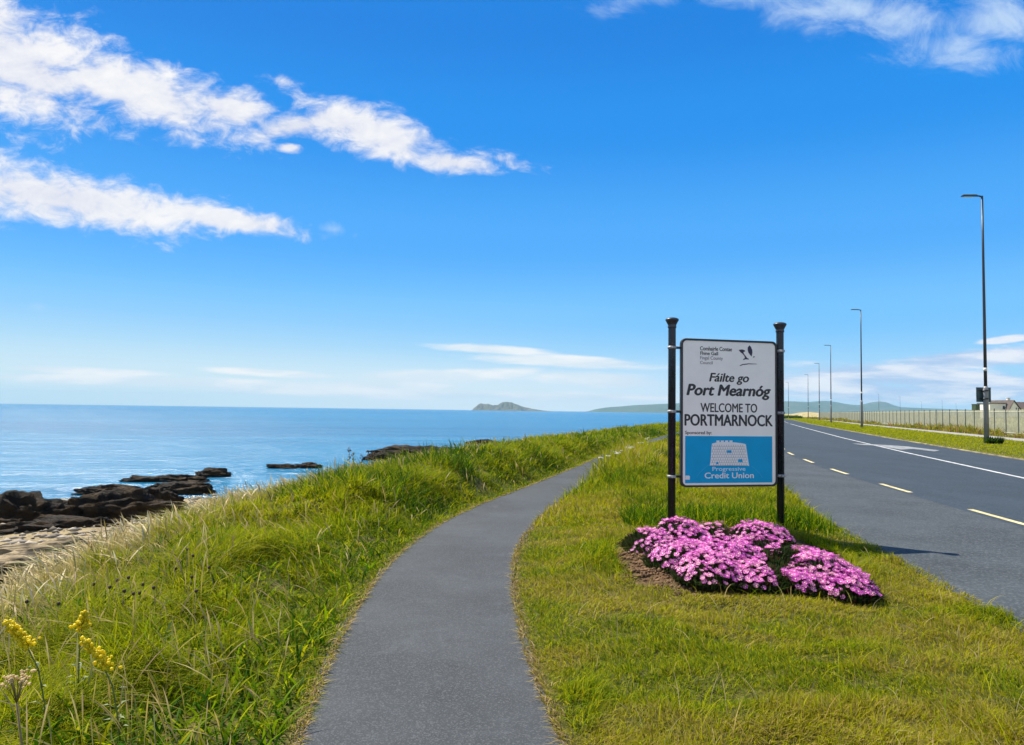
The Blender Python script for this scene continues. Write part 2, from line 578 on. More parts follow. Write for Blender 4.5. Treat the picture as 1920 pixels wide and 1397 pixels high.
# painted markings
tag(strip('road_marking_line', lambda y: W(y) - .07, lambda y: W(y) + .07, np.concatenate([np.arange(2, 40, .4), np.geomspace(40, 118, 60)]), .012, M['paint'], None, .015),
    kind='structure')
mk = MB()
for y in np.arange(11.6 - 8.8 - .9, 95, 4.4):
    y0, y1 = y, y + 1.8
    pts = []
    for s in np.linspace(y0, y1, 6):
        for dx in (-.055, .055): pts.append(mk.bm.verts.new((float(YL(s)) + dx, s, .012)))
    for k in range(5): mk.bm.faces.new((pts[2 * k], pts[2 * k + 1], pts[2 * k + 3], pts[2 * k + 2]))
tag(mk.build('road_marking_dashes', M['yellow_paint']), kind='structure')
mk = MB()
for y in np.arange(126, 300, 9):
    pts = []
    for s in np.linspace(y, y + 5, 6):
        for dx in (-.08, .08): pts.append(mk.bm.verts.new((float(W(s)) + dx, s, .012)))
    for k in range(5): mk.bm.faces.new((pts[2 * k], pts[2 * k + 1], pts[2 * k + 3], pts[2 * k + 2]))
tag(mk.build('road_marking_far_dashes', M['paint']), kind='structure')
mk = MB()       # bent arrow painted in the far lane
for poly in ([(1598, 831.5), (1612, 832), (1660, 834.2), (1655, 836), (1614, 834)], [(1640, 835.2), (1652, 833.8), (1702, 837), (1712, 841.5), (1690, 843), (1664, 839)],
             [(1702, 837), (1722, 839.6), (1762, 844.4), (1752, 846.4), (1712, 841.5)]):
    vs = [mk.bm.verts.new(gp(px, py, .012)) for px, py in poly]
    mk.bm.faces.new(vs)
tag(mk.build('road_marking_arrow', M['worn']), kind='structure')

# ------------------------------------------------------------------ sea
sv = np.array([(-9000, -280, -2.5), (6000, -280, -2.5), (6000, 7300, -2.5), (-9000, 7300, -2.5)])
tag(link('sea', mesh_np('sea', sv, np.array([0, 1, 2, 3]), np.array([4]), M['sea'])), kind='structure')


# ------------------------------------------------------------------ far land from silhouettes with real depth
def ridge(name, prof, dist, depth, mat, base_z=-3.0, n=160, seed=1, rough=.10, skew=.45):
    px = np.array([p[0] for p in prof], float)
    P = [at(p[0], p[1], dist) for p in prof]
    xs0 = np.array([p.x for p in P])
    zs0 = np.array([p.z for p in P])
    xs = np.linspace(xs0[0], xs0[-1], n)
    zt = np.interp(xs, xs0, zs0)
    m = 26
    V, Fc = [], []
    span = xs[-1] - xs[0]
    for j in range(m):
        t = j / (m - 1)
        prof_t = np.where(t < skew, smooth(0, skew, t), 1 - smooth(skew, 1.0, t))
        yy = dist + (t - skew) * depth
        nz = fbm(xs / span * 26, np.full(n, t * 9.0), seed) - .5
        nz2 = fbm(xs / span * 70, np.full(n, t * 24.0), seed + 5) - .5
        top = np.maximum(zt - base_z, 0)
        z = base_z + top * (prof_t + rough * (nz * 1.6 + nz2) * (4 * prof_t * (1 - prof_t) + .25) * (prof_t > .01))
        yv = yy + (fbm(xs / span * 12, np.full(n, 3.3), seed + 9) - .5) * depth * .25 * (1 - prof_t)
        V.append(np.stack([xs, yv * np.ones(n), z], 1))
    for j in range(m - 1):
        a = j * n + np.arange(n - 1)
        Fc.append(np.stack([a, a + 1, a + n + 1, a + n], 1))
    V, Fc = np.concatenate(V), np.concatenate(Fc)
    o = link(name, mesh_np(name, V, Fc.ravel(), np.full(len(Fc), 4), mat, None, True))
    tag(o, kind='structure')
    return o


ridge('island', [(884, 771), (889, 765), (896, 759), (901, 756.5), (915, 757), (924, 760.5), (931, 759.5), (942, 755), (950, 753.5), (960, 755.5),
                 (970, 759), (985, 763.5), (1000, 767), (1022, 770), (1048, 772.5)], 4300, 420, M['island'], seed=4, rough=.5)
ridge('headland', [(1104, 774.5), (1110, 770), (1122, 766.5), (1140, 763.5), (1160, 762.5), (1185, 760), (1215, 758.5), (1250, 757), (1300, 755.5), (1360, 753),
                   (1420, 753.5), (1480, 752.5), (1515, 753.8), (1545, 752), (1562, 753.5), (1580, 757), (1605, 759.5), (1640, 761), (1700, 764),
                   (1800, 768), (1960, 772), (2200, 780)], 5600, 1400, M['hill'], seed=9, rough=.10)
ridge('hill', [(1585, 766), (1604, 760.5), (1622, 757.5), (1636, 754), (1648, 752.5), (1660, 754), (1676, 760), (1694, 765), (1722, 768.5), (1790, 777)], 6300, 500, M['hill'], seed=17, rough=.05)
ridge('dunes', [(1490, 782), (1502, 776), (1516, 772.5), (1530, 774), (1545, 778), (1575, 779.5), (1610, 780), (1650, 778), (1720, 778), (1800, 779), (1900, 781)], 330, 90, M['dune'], base_z=-.4, seed=23, rough=.05)

# ------------------------------------------------------------------ shore rocks
def rock(px, py, sx, sy, sz, z=-2.45, mat='rock_dark', seed=1, rz=0.0, label='', sub=5, group='shore rocks', name='shore_rock', layered=0.0):
    p = gp(px, py, z)
    bm = bmesh.new()
    bmesh.ops.create_icosphere(bm, subdivisions=sub, radius=1)
    V = np.array([v.co[:] for v in bm.verts])
    d = np.ones(len(V))
    for k, (fr, am) in enumerate(((1.1, .55), (2.6, .36), (6.0, .30), (14, .18), (30, .09))):
        a = fbm(V[:, 0] * fr + seed * 7.1, V[:, 1] * fr + V[:, 2] * fr * .8, seed + k, 2) - .5
        b_ = fbm(V[:, 2] * fr + seed * 3.3, V[:, 0] * fr * .9 - V[:, 1] * fr, seed + 40 + k, 2) - .5
        d += am * (a + b_)
    V = V * d[:, None]
    V[:, 2] = np.where(V[:, 2] > 0, V[:, 2], V[:, 2] * .5)
    if layered: V[:, 2] = V[:, 2] * (1 - layered) + np.round(V[:, 2] * 5) / 5 * layered
    V = V * np.array((sx, sy, sz))
    for v, cn in zip(bm.verts, V): v.co = cn
    for f in bm.faces: f.smooth = True
    me = bpy.data.meshes.new(name)
    bm.to_mesh(me)
    bm.free()
    me.materials.append(M[mat])
    o = link(name, me, None, (p.x, p.y, z))
    o.rotation_euler = (0, 0, rz)
    return tag(o, label, 'rock', group)


rock(35, 985, 1.5, 1.1, .92, seed=3, label='large rounded black seaweed-covered boulder at the left edge of the shore')
rock(125, 1000, 2.0, .9, .48, seed=5, rz=R(22), label='long black rock ridge just right of the large rounded boulder')
rock(215, 972, 1.7, .8, .75, seed=8, rz=R(20), label='dark brown-black rock in the middle of the ridge above the pale slope')
rock(270, 955, 1.1, .8, .9, seed=12, rz=R(10), label='small humped dark rock at the seaward end of the black ridge')
rock(203, 927, 1.55, .6, .36, seed=15, label='low weedy rock alone in the water off the black ridge', z=-2.5)
rock(270, 902, 1.2, .6, .30, seed=18, label='flat brown rock at the left tip of the reef in the shallows', z=-2.5)
rock(340, 902, 1.5, .7, .30, seed=21, label='dark flat reef rock joining the grassy bank to the shallows', z=-2.5)
rock(395, 893, 1.1, .8, .45, seed=24, label='dark topmost hump of the reef beside the dry grass', z=-2.5)
rock(345, 925, 1.4, .7, .45, seed=27, label='small brown rock in front of the reef by pooled water', z=-2.5)
rock(528, 878, 1.1, .5, .28, seed=31, label='thin low rock in the water seen over the green bank', z=-2.5)
rock(575, 877, .9, .6, .33, seed=34, label='thin brown rock touching the grass just right of the low one', z=-2.5)
rock(775, 858, 3.3, 1.6, .75, seed=37, label='broad dark reef beyond the bank left of the bend in the path', z=-2.5)
rock(712, 862, 1.3, 1.0, .5, seed=39, label='brown weedy rock at the left end of the broad dark reef', z=-2.5)
rock(840, 856, 1.5, 1.0, .6, seed=41, label='brown rock at the right end of the broad dark reef', z=-2.5)
rock(905, 833, 2.2, 1.2, .5, seed=44, label='farthest low rock showing over the bank beyond the reef', z=-2.5)
rock(95, 1046, 1.6, .8, .34, mat='rock_grey', seed=51, rz=R(20), label='pale grey layered rock slab below the black ridge', z=-2.2, layered=.6)
rock(40, 1078, 1.3, .7, .35, mat='rock_grey', seed=54, rz=R(15), label='flat pale rock with green growth at the left edge above the dry grass', z=-1.95, layered=.6)
rock(190, 1044, 1.0, .5, .32, mat='rock_grey', seed=57, rz=R(25), label='dark grey layered slab behind the arching dry grass', z=-2.0, layered=.6)

# shingle
NP = 5200
yy = rng.uniform(6, 45, NP)
uu = -(CREST(yy) + rng.uniform(4.5, 19, NP))
xx = uu + XC(yy)
zz = ground_z(xx, yy)
base = np.array([(1, 0, 0), (-1, 0, 0), (0, 1, 0), (0, -1, 0), (0, 0, 1), (0, 0, -1)], float)
ft = np.array([(0, 2, 4), (2, 1, 4), (1, 3, 4), (3, 0, 4), (2, 0, 5), (1, 2, 5), (3, 1, 5), (0, 3, 5)])
sz = rng.gamma(2.2, .035, NP)[:, None, None] + .02
V = base[None] * rng.uniform(.6, 1.3, (NP, 6, 1)) * sz * np.array((1.2, 1, .55))
an = rng.uniform(0, 6.28, NP)
ca, sa = np.cos(an)[:, None], np.sin(an)[:, None]
V = np.stack([V[..., 0] * ca - V[..., 1] * sa, V[..., 0] * sa + V[..., 1] * ca, V[..., 2]], -1)
V += np.stack([xx, yy, zz + .01], 1)[:, None]
g = rng.uniform(.08, .42, NP)[:, None] * np.array((1, .88, .70))
pm, nt, bs, out = material('shingle_stone')
setv(nt, bs, 'Base Color', nt.n('ShaderNodeVertexColor', layer_name='col').outputs[0])
setv(nt, bs, 'Roughness', .9)
setv(nt, bs, 'Specular IOR Level', .1)
fi = (ft[None] + (np.arange(NP) * 6)[:, None, None]).reshape(-1)
tag(link('shingle', mesh_np('shingle', V.reshape(-1, 3), fi, np.full(NP * 8, 3), pm, np.repeat(g, 6, 0))), kind='stuff')


# ------------------------------------------------------------------ grass
def blades(x, y, h, w, ang, lean, colr, profile=(1, .95, .7, 0), power=1.8, z0=None, tipcol=None, sink=.02):
    n = len(x)
    L = len(profile)
    z0 = ground_z(x, y) if z0 is None else z0
    face = rng.uniform(0, math.pi, n)
    fx, fy = np.cos(face), np.sin(face)
    lx, ly = np.cos(ang), np.sin(ang)
    verts = np.zeros((n, 2 * L - 1, 3))
    cols = np.repeat(colr[:, None], 2 * L - 1, 1)
    for k in range(L):
        t = k / (L - 1)
        off = lean * h * t ** power
        up = h * (t - .38 * np.minimum(lean, 1.6) * t ** 2.4)
        cx, cy, cz = x + lx * off, y + ly * off, z0 - sink + up
        ww = w * profile[k] * .5
        if k < L - 1:
            verts[:, 2 * k] = np.stack([cx - fx * ww, cy - fy * ww, cz], 1)
            verts[:, 2 * k + 1] = np.stack([cx + fx * ww, cy + fy * ww, cz], 1)
        else:
            verts[:, 2 * k] = np.stack([cx, cy, cz], 1)
        if tipcol is not None:
            m_ = smooth(.45, .85, t)
            for q in ((2 * k, 2 * k + 1) if k < L - 1 else (2 * k,)):
                cols[:, q] = colr * (1 - m_) + tipcol * m_
    q = []
    for k in range(L - 2): q.append([2 * k, 2 * k + 1, 2 * k + 3, 2 * k + 2])
    q = np.array(q)
    tri = np.array([2 * L - 4, 2 * L - 3, 2 * L - 2])
    offs = (np.arange(n) * (2 * L - 1))[:, None]
    per = np.concatenate([q.ravel(), tri])
    flat = (per[None] + offs).ravel()
    sizes = np.tile(np.array([4] * len(q) + [3]), n)
    return verts.reshape(-1, 3), flat, sizes, cols.reshape(-1, 3)


def grass_object(name, parts, mat):
    V, Fl, S, C = [], [], [], []
    o = 0
    for v, f, s, c in parts:
        V.append(v); Fl.append(f + o); S.append(s); C.append(c)
        o += len(v)
    me = mesh_np(name, np.concatenate(V), np.concatenate(Fl), np.concatenate(S), mat, np.concatenate(C))
    return tag(link(name, me), kind='stuff')


def sample_y(n, a, b, p):
    t = rng.random(n)
    if abs(p - 1) < 1e-6: return a * (b / a) ** t
    e = 1 - p
    return (a ** e + t * (b ** e - a ** e)) ** (1 / e)


def palette(n, cols, wts, jit=.18):
    cols = np.array(cols)
    k = rng.choice(len(cols), n, p=np.array(wts) / np.sum(wts))
    c = cols[k] * rng.uniform(1 - jit, 1 + jit, (n, 1)) * rng.uniform(.92, 1.08, (n, 3))
    return np.clip(c, 0, .9)


G_DEEP, G_MID, G_LIME, G_OLIVE, G_STRAW, G_PALE = (.036, .100, .003), (.155, .235, .003), (.350, .365, .004), (.270, .245, .008), (.36, .29, .075), (.46, .38, .18)


def mixc(a, b, t):
    return a * (1 - t[:, None]) + b * t[:, None]


# --- long grass of the seaward bank
N = 230000
y = sample_y(N, 1.3, 95, 1.2)
c_ = CREST(y)
u = -(.60 + rng.random(N) ** 1.05 * (c_ + .35 - .6))
x = XC(y) + u
cl_n = fbm(x * 1.9, y * 1.9, 50)
keep = rng.random(N) < smooth(.24, .46, cl_n + .06)
x, y, u, c_, cl_n = x[keep], y[keep], u[keep], c_[keep], cl_n[keep]
n = len(x)
tall = smooth(.6, 1.7, -u)
h = (.08 + .34 * tall * smooth(.25, .75, cl_n)) * (.72 + .28 * smooth(5, 11, y)) * rng.uniform(.55, 1.3, n)
h = h * (1 + .12 * smooth(12, 40, y))
w = (.0020 + .0008 * y) * rng.uniform(.6, 1.4, n)
dirn = fbm(x * .9, y * .9, 61) * 15 + rng.normal(0, .9, n)
lean = np.abs(rng.normal(.95, .45, n))
sea_side = smooth(-.7, .7, -u - c_ + .15 + (fbm(x * .7, y * .7, 71) - .5) * 2.0)  # straw blades increase across the crest towards the sea
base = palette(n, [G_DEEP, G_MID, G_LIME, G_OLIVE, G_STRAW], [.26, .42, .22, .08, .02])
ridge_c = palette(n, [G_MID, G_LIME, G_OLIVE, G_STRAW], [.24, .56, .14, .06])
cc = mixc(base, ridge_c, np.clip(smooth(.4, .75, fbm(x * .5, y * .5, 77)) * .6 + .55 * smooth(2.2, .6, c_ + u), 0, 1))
cc = mixc(cc, palette(n, [G_STRAW, G_PALE, G_OLIVE], [.5, .2, .3]), np.clip(sea_side * .5, 0, 1) * (rng.random(n) < .3))
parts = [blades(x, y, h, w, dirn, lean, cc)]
# straw stalks with seed heads
N2 = 2600
y = sample_y(N2, 1.5, 60, 1.25)
c_ = CREST(y)
u = -(.75 + rng.random(N2) * (c_ + .2))
x = XC(y) + u
h = rng.uniform(.25, .5, N2) * smooth(.3, 1.6, -u + .4)
w = (.0009 + .00045 * y) * rng.uniform(.8, 1.2, N2)
sc_ = palette(N2, [G_STRAW, G_OLIVE, (.22, .20, .07)], [.4, .3, .3])
parts.append(blades(x, y, h, w, rng.normal(2.6, 1.0, N2), np.abs(rng.normal(.55, .3, N2)), sc_, (1, .9, .8, .8, 2.6, 2.8, 0), 2.0,
                    tipcol=palette(N2, [G_STRAW, G_PALE, (.30, .22, .12)], [.4, .4, .2])))
# broad leaves low in the sward
N3 = 9000
y = sample_y(N3, 1.5, 16, 1.3)
u = -(.7 + rng.random(N3) * (CREST(y) - .5))
x = XC(y) + u
parts.append(blades(x, y, rng.uniform(.10, .26, N3), rng.uniform(.010, .020, N3), rng.uniform(0, 6.28, N3), np.abs(rng.normal(.9, .3, N3)),
                    palette(N3, [G_DEEP, G_MID, G_LIME], [.4, .45, .15]), (.5, 1, .9, .55, 0)))
# rank dark clumps along the path where it bends away
N4 = 22000
y = sample_y(N4, 10, 60, 1.1)
u = -(.75 + rng.random(N4) ** 1.2 * 3.2)
x = XC(y) + u
cn = fbm(x * .7, y * .55, 83)
k_ = rng.random(N4) < smooth(.42, .56, cn)
x, y, u, cn = x[k_], y[k_], u[k_], cn[k_]
n = len(x)
parts.append(blades(x, y, (.22 + 1.0 * (cn - .4)) * rng.uniform(.6, 1.25, n) * smooth(.55, 1.4, -u), (.004 + .0009 * y) * rng.uniform(.7, 1.3, n), rng.uniform(0, 6.28, n), np.abs(rng.normal(.7, .35, n)),
                    palette(n, [G_DEEP, (.03, .07, .006), G_MID, G_LIME], [.45, .25, .22, .08])))
grass_object('long_grass', parts, M['grass'])

# --- dry grass on the seaward slope
N = 85000
y = sample_y(N, 2.0, 62, 1.1)
c_ = CREST(y)
u = -(c_ - .15 + rng.random(N) ** 1.15 * 9.0)
x = XC(y) + u
cn = fbm(x * .9, y * .9, 90)
keep = rng.random(N) < smooth(.30, .52, cn + .12 + .22 * smooth(2.5, 0, -u - c_) - .14 * smooth(5, 9, -u - c_))
x, y, u, c_, cn = x[keep], y[keep], u[keep], c_[keep], cn[keep]
n = len(x)
h = (.07 + .24 * cn + .16 * smooth(8, 12, y) * smooth(2.5, 0, -u - c_)) * rng.uniform(.6, 1.3, n)
w = (.0019 + .0008 * y) * rng.uniform(.7, 1.2, n)
cc = palette(n, [G_STRAW, G_PALE, G_OLIVE, (.46, .38, .20)], [.36, .26, .14, .24])
parts = [blades(x, y, h, w, rng.normal(2.9, .9, n), np.abs(rng.normal(.8, .4, n)), cc)]
N2 = 3800
y = sample_y(N2, 2.5, 30, 1.1)
c_ = CREST(y)
u = -(c_ - .1 + rng.random(N2) ** 1.2 * 3.5)
x = XC(y) + u
parts.append(blades(x, y, rng.uniform(.25, .5, N2), (.0015 + .0005 * y), rng.normal(2.9, .8, N2), np.abs(rng.normal(.7, .3, N2)),
                    palette(N2, [G_STRAW, G_PALE], [.5, .5]), (1, .9, .8, .8, 2.8, 3.0, 0), 2.0, tipcol=palette(N2, [G_PALE, (.6, .52, .34)], [.5, .5])))
N5 = 26000      # low bleached tussocks between the bank and the rocks
y = sample_y(N5, 5, 17, 1.0)
u = -(CREST(y) + 1.2 + rng.random(N5) * 9.0)
x = XC(y) + u
cn = fbm(x * 1.1, y * 1.1, 94)
k_ = rng.random(N5) < smooth(.38, .58, cn + .05)
x, y, u, cn = x[k_], y[k_], u[k_], cn[k_]
n = len(x)
parts.append(blades(x, y, (.10 + .45 * (cn - .35)) * rng.uniform(.6, 1.3, n), (.002 + .0009 * y) * rng.uniform(.7, 1.2, n), rng.normal(2.9, 1.1, n), np.abs(rng.normal(1.0, .4, n)),
                    palette(n, [G_STRAW, G_PALE, (.40, .33, .17), G_OLIVE], [.35, .3, .25, .1])))
grass_object('dry_grass', parts, M['dry'])


# --- lawn between path and road
def lawn_pts(N, a, b, p):
    y = sample_y(N, a, b, p)
    lo, hi = XC(y) + .60, W(y) - 6.62
    x = lo + rng.random(N) * (hi - lo)
    return x, y, lo, hi


N = 300000
x, y, lo, hi = lawn_pts(N, 1.6, 17, 1.45)
br = bed_r(x, y) + (fbm(x * 2, y * 2, 31) - .5) * .25
keep = (br > 1.02) & (rng.random(N) < .35 + .65 * smooth(.25, .45, fbm(x * 3.5, y * 4.5, 101)))
x, y, br, lo, hi = x[keep], y[keep], br[keep], lo[keep], hi[keep]
n = len(x)
dry = smooth(.42, .60, fbm(x * 1.3, y * 1.7, 103) + .10 * smooth(1.5, 4, x) * smooth(7.5, 4, y))
lush = smooth(6.3, 7.3, y) * smooth(1.55, 1.05, br) * smooth(.3, .5, fbm(x * 1.4, y * 1.4, 105) + .15)
tuft = smooth(.62, .8, fbm(x * 2.2, y * 2.4, 107))
rough_ = smooth(10.0, 14.0, y)
h = (.035 + .035 * fbm(x * 1.7, y * 1.7, 109) + .075 * lush + .06 * tuft + .12 * rough_) * rng.uniform(.6, 1.35, n)
h *= .55 + .45 * smooth(0, .25, x - lo)
w = (.0022 + .0008 * y) * rng.uniform(.7, 1.25, n)
green = palette(n, [G_DEEP, G_MID, G_LIME, G_OLIVE], [.14, .44, .30, .12])
drc = palette(n, [G_OLIVE, G_STRAW, G_LIME, (.30, .26, .05)], [.30, .22, .26, .22])
cc = mixc(green, drc, np.clip(dry * .9 + .12 - lush * .6, 0, 1))
fr = smooth(.10, .0, np.minimum(x - lo, 9)) * (rng.random(n) < .8)
cc = mixc(cc, palette(n, [G_STRAW, (.40, .31, .17)], [.5, .5]), fr)
dirn = fbm(x * 1.2, y * 1.2, 111) * 16 + rng.normal(0, 1.1, n)
parts = [blades(x, y, h, w, dirn, np.abs(rng.normal(.75, .4, n)), cc, sink=.01)]
# scattered longer stems
N2 = 2600
x, y, lo, hi = lawn_pts(N2, 2.0, 14, 1.4)
k_ = (bed_r(x, y) > 1.05) & (x - lo > .3)
x, y = x[k_], y[k_]
n = len(x)
parts.append(blades(x, y, rng.uniform(.10, .24, n), .0022 + .0006 * y, rng.uniform(0, 6.28, n), np.abs(rng.normal(.7, .3, n)),
                    palette(n, [G_STRAW, G_LIME, G_PALE, G_MID], [.3, .3, .2, .2]), (1, .9, .8, .7, 0), 1.9))
grass_object('lawn_grass', parts, M['grass'])

# --- rougher verge further along
N = 60000
x, y, lo, hi = lawn_pts(N, 10.0, 120, 1.25)
dry = smooth(.36, .62, fbm(x * .55, y * .45, 121) + .05)
edge = smooth(1.6, .05, x - lo)
tuft = smooth(.55, .72, fbm(x * .9, y * .9, 123))
h = (.10 + .12 * fbm(x * .8, y * .8, 125) + .13 * edge + .14 * tuft + .46 * edge * smooth(13.5, 18, y) * (1 - smooth(22, 31, y))) * (.38 + .62 * smooth(10, 15, y + 2.5 * (fbm(x * .9, y * .9, 129) - .5))) * rng.uniform(.55, 1.35, N)
w = (.004 + .0011 * y) * rng.uniform(.7, 1.2, N)
green = palette(N, [G_DEEP, G_MID, G_LIME, G_OLIVE], [.14, .42, .28, .16])
drc = palette(N, [G_OLIVE, G_STRAW, G_LIME, G_PALE], [.32, .20, .42, .06])
cc = mixc(green, drc, np.clip(dry, 0, 1))
cc = mixc(cc, palette(N, [G_DEEP, G_MID], [.6, .4]), tuft * .8)
parts = [blades(x, y, h, w, rng.uniform(0, 6.28, N), np.abs(rng.normal(.6, .35, N)), cc)]
# dark rank tufts just behind the flower bed
NT_ = 5200
tx = 1.55 + rng.random(NT_) * 2.9
ty = 10.3 + rng.normal(0, .45, NT_) + (tx - 3) * .1
ok = smooth(.35, .55, fbm(tx * 1.4, ty * 1.4, 127) + .1) > rng.random(NT_)
ok &= tx < W(ty) - 6.9
tx, ty = tx[ok], ty[ok]
n = len(tx)
parts.append(blades(tx, ty, rng.uniform(.16, .38, n), rng.uniform(.008, .016, n), rng.uniform(0, 6.28, n), np.abs(rng.normal(.55, .3, n)),
                    palette(n, [G_DEEP, G_MID, G_LIME], [.5, .38, .12])))
grass_object('verge_grass', parts, M['grass'])

# --- pale dry fringe along both edges of the path
N = 8000
y = sample_y(N, 1.5, 40, 1.25)
side = np.where(rng.random(N) < .5, -1, 1)
x = XC(y) + side * (.60 + np.abs(rng.normal(0, .035, N)))
cc = palette(N, [(.36, .27, .15), G_STRAW, G_OLIVE, (.26, .17, .09)], [.35, .3, .2, .15])
fr1 = blades(x, y, rng.uniform(.02, .06, N), .003 + .0008 * y, np.where(side > 0, math.pi, 0) + rng.normal(0, 1.1, N), np.abs(rng.normal(1.2, .5, N)), cc, sink=.0, z0=np.full(N, .004))
grass_object('dry_edge_grass', [fr1], M['dry'])

# --- landward verge, fence foot and field
N = 75000
y = sample_y(N, 12, 330, 1.15)
x = W(y) + 3.2 + rng.random(N) * 6.95
h = rng.uniform(.04, .11, N) * (1 + .01 * y)
cc = palette(N, [G_MID, G_LIME, G_OLIVE], [.22, .70, .08])
parts = [blades(x, y, h, (.004 + .0006 * y) * rng.uniform(.7, 1.2, N), rng.uniform(0, 6.28, N), np.abs(rng.normal(.8, .3, N)), cc)]
N = 16000
y = sample_y(N, 25, 260, 1.1)
x = W(y) + 12.3 + rng.random(N) * 2.6
cn = fbm(x * .4, y * .4, 140)
h = (.15 + .75 * smooth(.42, .75, cn)) * rng.uniform(.5, 1.2, N)
cc = palette(N, [G_STRAW, G_OLIVE, G_MID, (.30, .19, .07)], [.34, .30, .20, .16])
parts.append(blades(x, y, h, (.005 + .0012 * y) * rng.uniform(.7, 1.2, N), rng.uniform(0, 6.28, N), np.abs(rng.normal(.5, .3, N)), cc))
N = 26000
y = sample_y(N, 25, 400, 1.0)
x = W(y) + 15 + rng.random(N) ** 1.4 * 90
cc = palette(N, [(.26, .27, .08), G_STRAW, (.18, .22, .06)], [.4, .25, .35])
parts.append(blades(x, y, rng.uniform(.2, .6, N), (.012 + .0016 * y), rng.uniform(0, 6.28, N), np.abs(rng.normal(.5, .3, N)), cc))
grass_object('field_grass', parts, M['grass'])

# ------------------------------------------------------------------ welcome sign
PL, PR = gp(1259, 1010), gp(1464, 1004.5)
DX = (PR - PL)
SW = DX.length
SANG = math.atan2(DX.y, DX.x)
MID = (PL + PR) / 2
sign = empty('welcome_sign', (MID.x, MID.y, 0), SANG)
tag(sign, 'tall white and blue welcome sign on two black posts standing in the pink flower bed', 'sign')
ex, ey = Vector((math.cos(SANG), math.sin(SANG), 0)), Vector((-math.sin(SANG), math.cos(SANG), 0))


def sl(px, py):
    """local (x, z) on the sign plane of a pixel"""
    d = ray(px, py)
    o = Vector((0, 0, EYE))
    t = (MID - o).dot(ey) / d.dot(ey)
    p = o + d * t - MID
    return p.dot(ex), p.z


zt = (sl(1259, 610)[1] + sl(1465, 615)[1]) / 2
clz = [(sl(1275, 653.7)[1] + sl(1455, 657)[1]) / 2, (sl(1275, 771.5)[1] + sl(1455, 774.6)[1]) / 2, (sl(1275, 891.5)[1] + sl(1455, 893.7)[1]) / 2]
x0, x1 = sl(1275.5, 773)[0], sl(1455.5, 775)[0]
z1, z0 = (sl(1275, 635)[1] + sl(1455, 640)[1]) / 2, (sl(1275, 911.5)[1] + sl(1455, 913.5)[1]) / 2
for sx, px_in in ((-SW / 2, x0), (SW / 2, x1)):
    b = MB()
    b.lathe([(.047, -.25), (.047, zt - .06), (.045, zt)], 24, (sx, 0, 0))
    post = b.build('post', M['black'], sign)
    b = MB()
    b.lathe([(.050, -.045), (.054, -.042), (.054, -.022), (.050, -.018), (.056, .0), (.070, .028), (.082, .048), (.084, .060), (.078, .068), (.06, .078), (.03, .085), (.004, .087)], 24, (sx, 0, zt))
    b.build('cap', M['cap'], post)
    for cz in clz:
        b = MB()
        MB().lathe([(.0475, -.018), (.054, -.016), (.054, .016), (.0475, .018)], 24, (sx, 0, cz), False).box((sx, -.060, cz), (.05, .03, .028), .004).build('clamp', M['galv'], post)
        s = 1 if px_in > sx else -1
        xa, xb = sx + s * .05, px_in
        b.box(((xa + xb) / 2, 0, cz), (abs(xb - xa) + .004, .022, .03), .003)
        b.build('bracket', M['black'], post)


def rrect(xa, za, xb, zb, r, n=6):
    pts = []
    for cx, cz, a0 in ((xb - r, zb - r, 0), (xa + r, zb - r, 90), (xa + r, za + r, 180), (xb - r, za + r, 270)):
        for k in range(n + 1):
            a = R(a0 + 90 * k / n)
            pts.append((cx + r * math.cos(a), cz + r * math.sin(a)))
    return pts


b = MB().prism(rrect(x0 + .022, z0 + .022, x1 - .022, z1 - .022, .055), -.016, .012)
panel = b.build('panel', M['white_panel'], sign)
# rim as a closed ring
bm_ = MB()
o_, i_ = rrect(x0, z0, x1, z1, .07), rrect(x0 + .024, z0 + .024, x1 - .024, z1 - .024, .055)
n_ = len(o_)
ring = [[bm_.bm.verts.new((p[0], yv, p[1])) for p in pl] for pl, yv in ((o_, -.024), (i_, -.024), (i_, .020), (o_, .020))]
for a in range(4):
    for k in range(n_):
        bm_.bm.faces.new((ring[a][k], ring[a][(k + 1) % n_], ring[(a + 1) % 4][(k + 1) % n_], ring[(a + 1) % 4][k]))
bm_.build('edge_frame', M['frame'], panel)

YF = -.016


def flat(name, poly, mat, dy, parent):
    b = MB().prism(poly, YF - dy, YF - dy + .0022)
    return b.build(name, M[mat], parent)


def quadpx(a, b_, c, d):
    return [sl(*p) for p in (a, b_, c, d)]


q = quadpx((1283.5, 904.5), (1446.5, 905.5), (1446.5, 819), (1283.5, 816.5))
xa, xb = (q[0][0] + q[3][0]) / 2, (q[1][0] + q[2][0]) / 2
za, zb = (q[0][1] + q[1][1]) / 2, (q[2][1] + q[3][1]) / 2
blue = flat('sponsor_panel', [(xa, za), (xb, za), (xb, zb), (xa, zb)], 'blue_panel', .0024, panel)


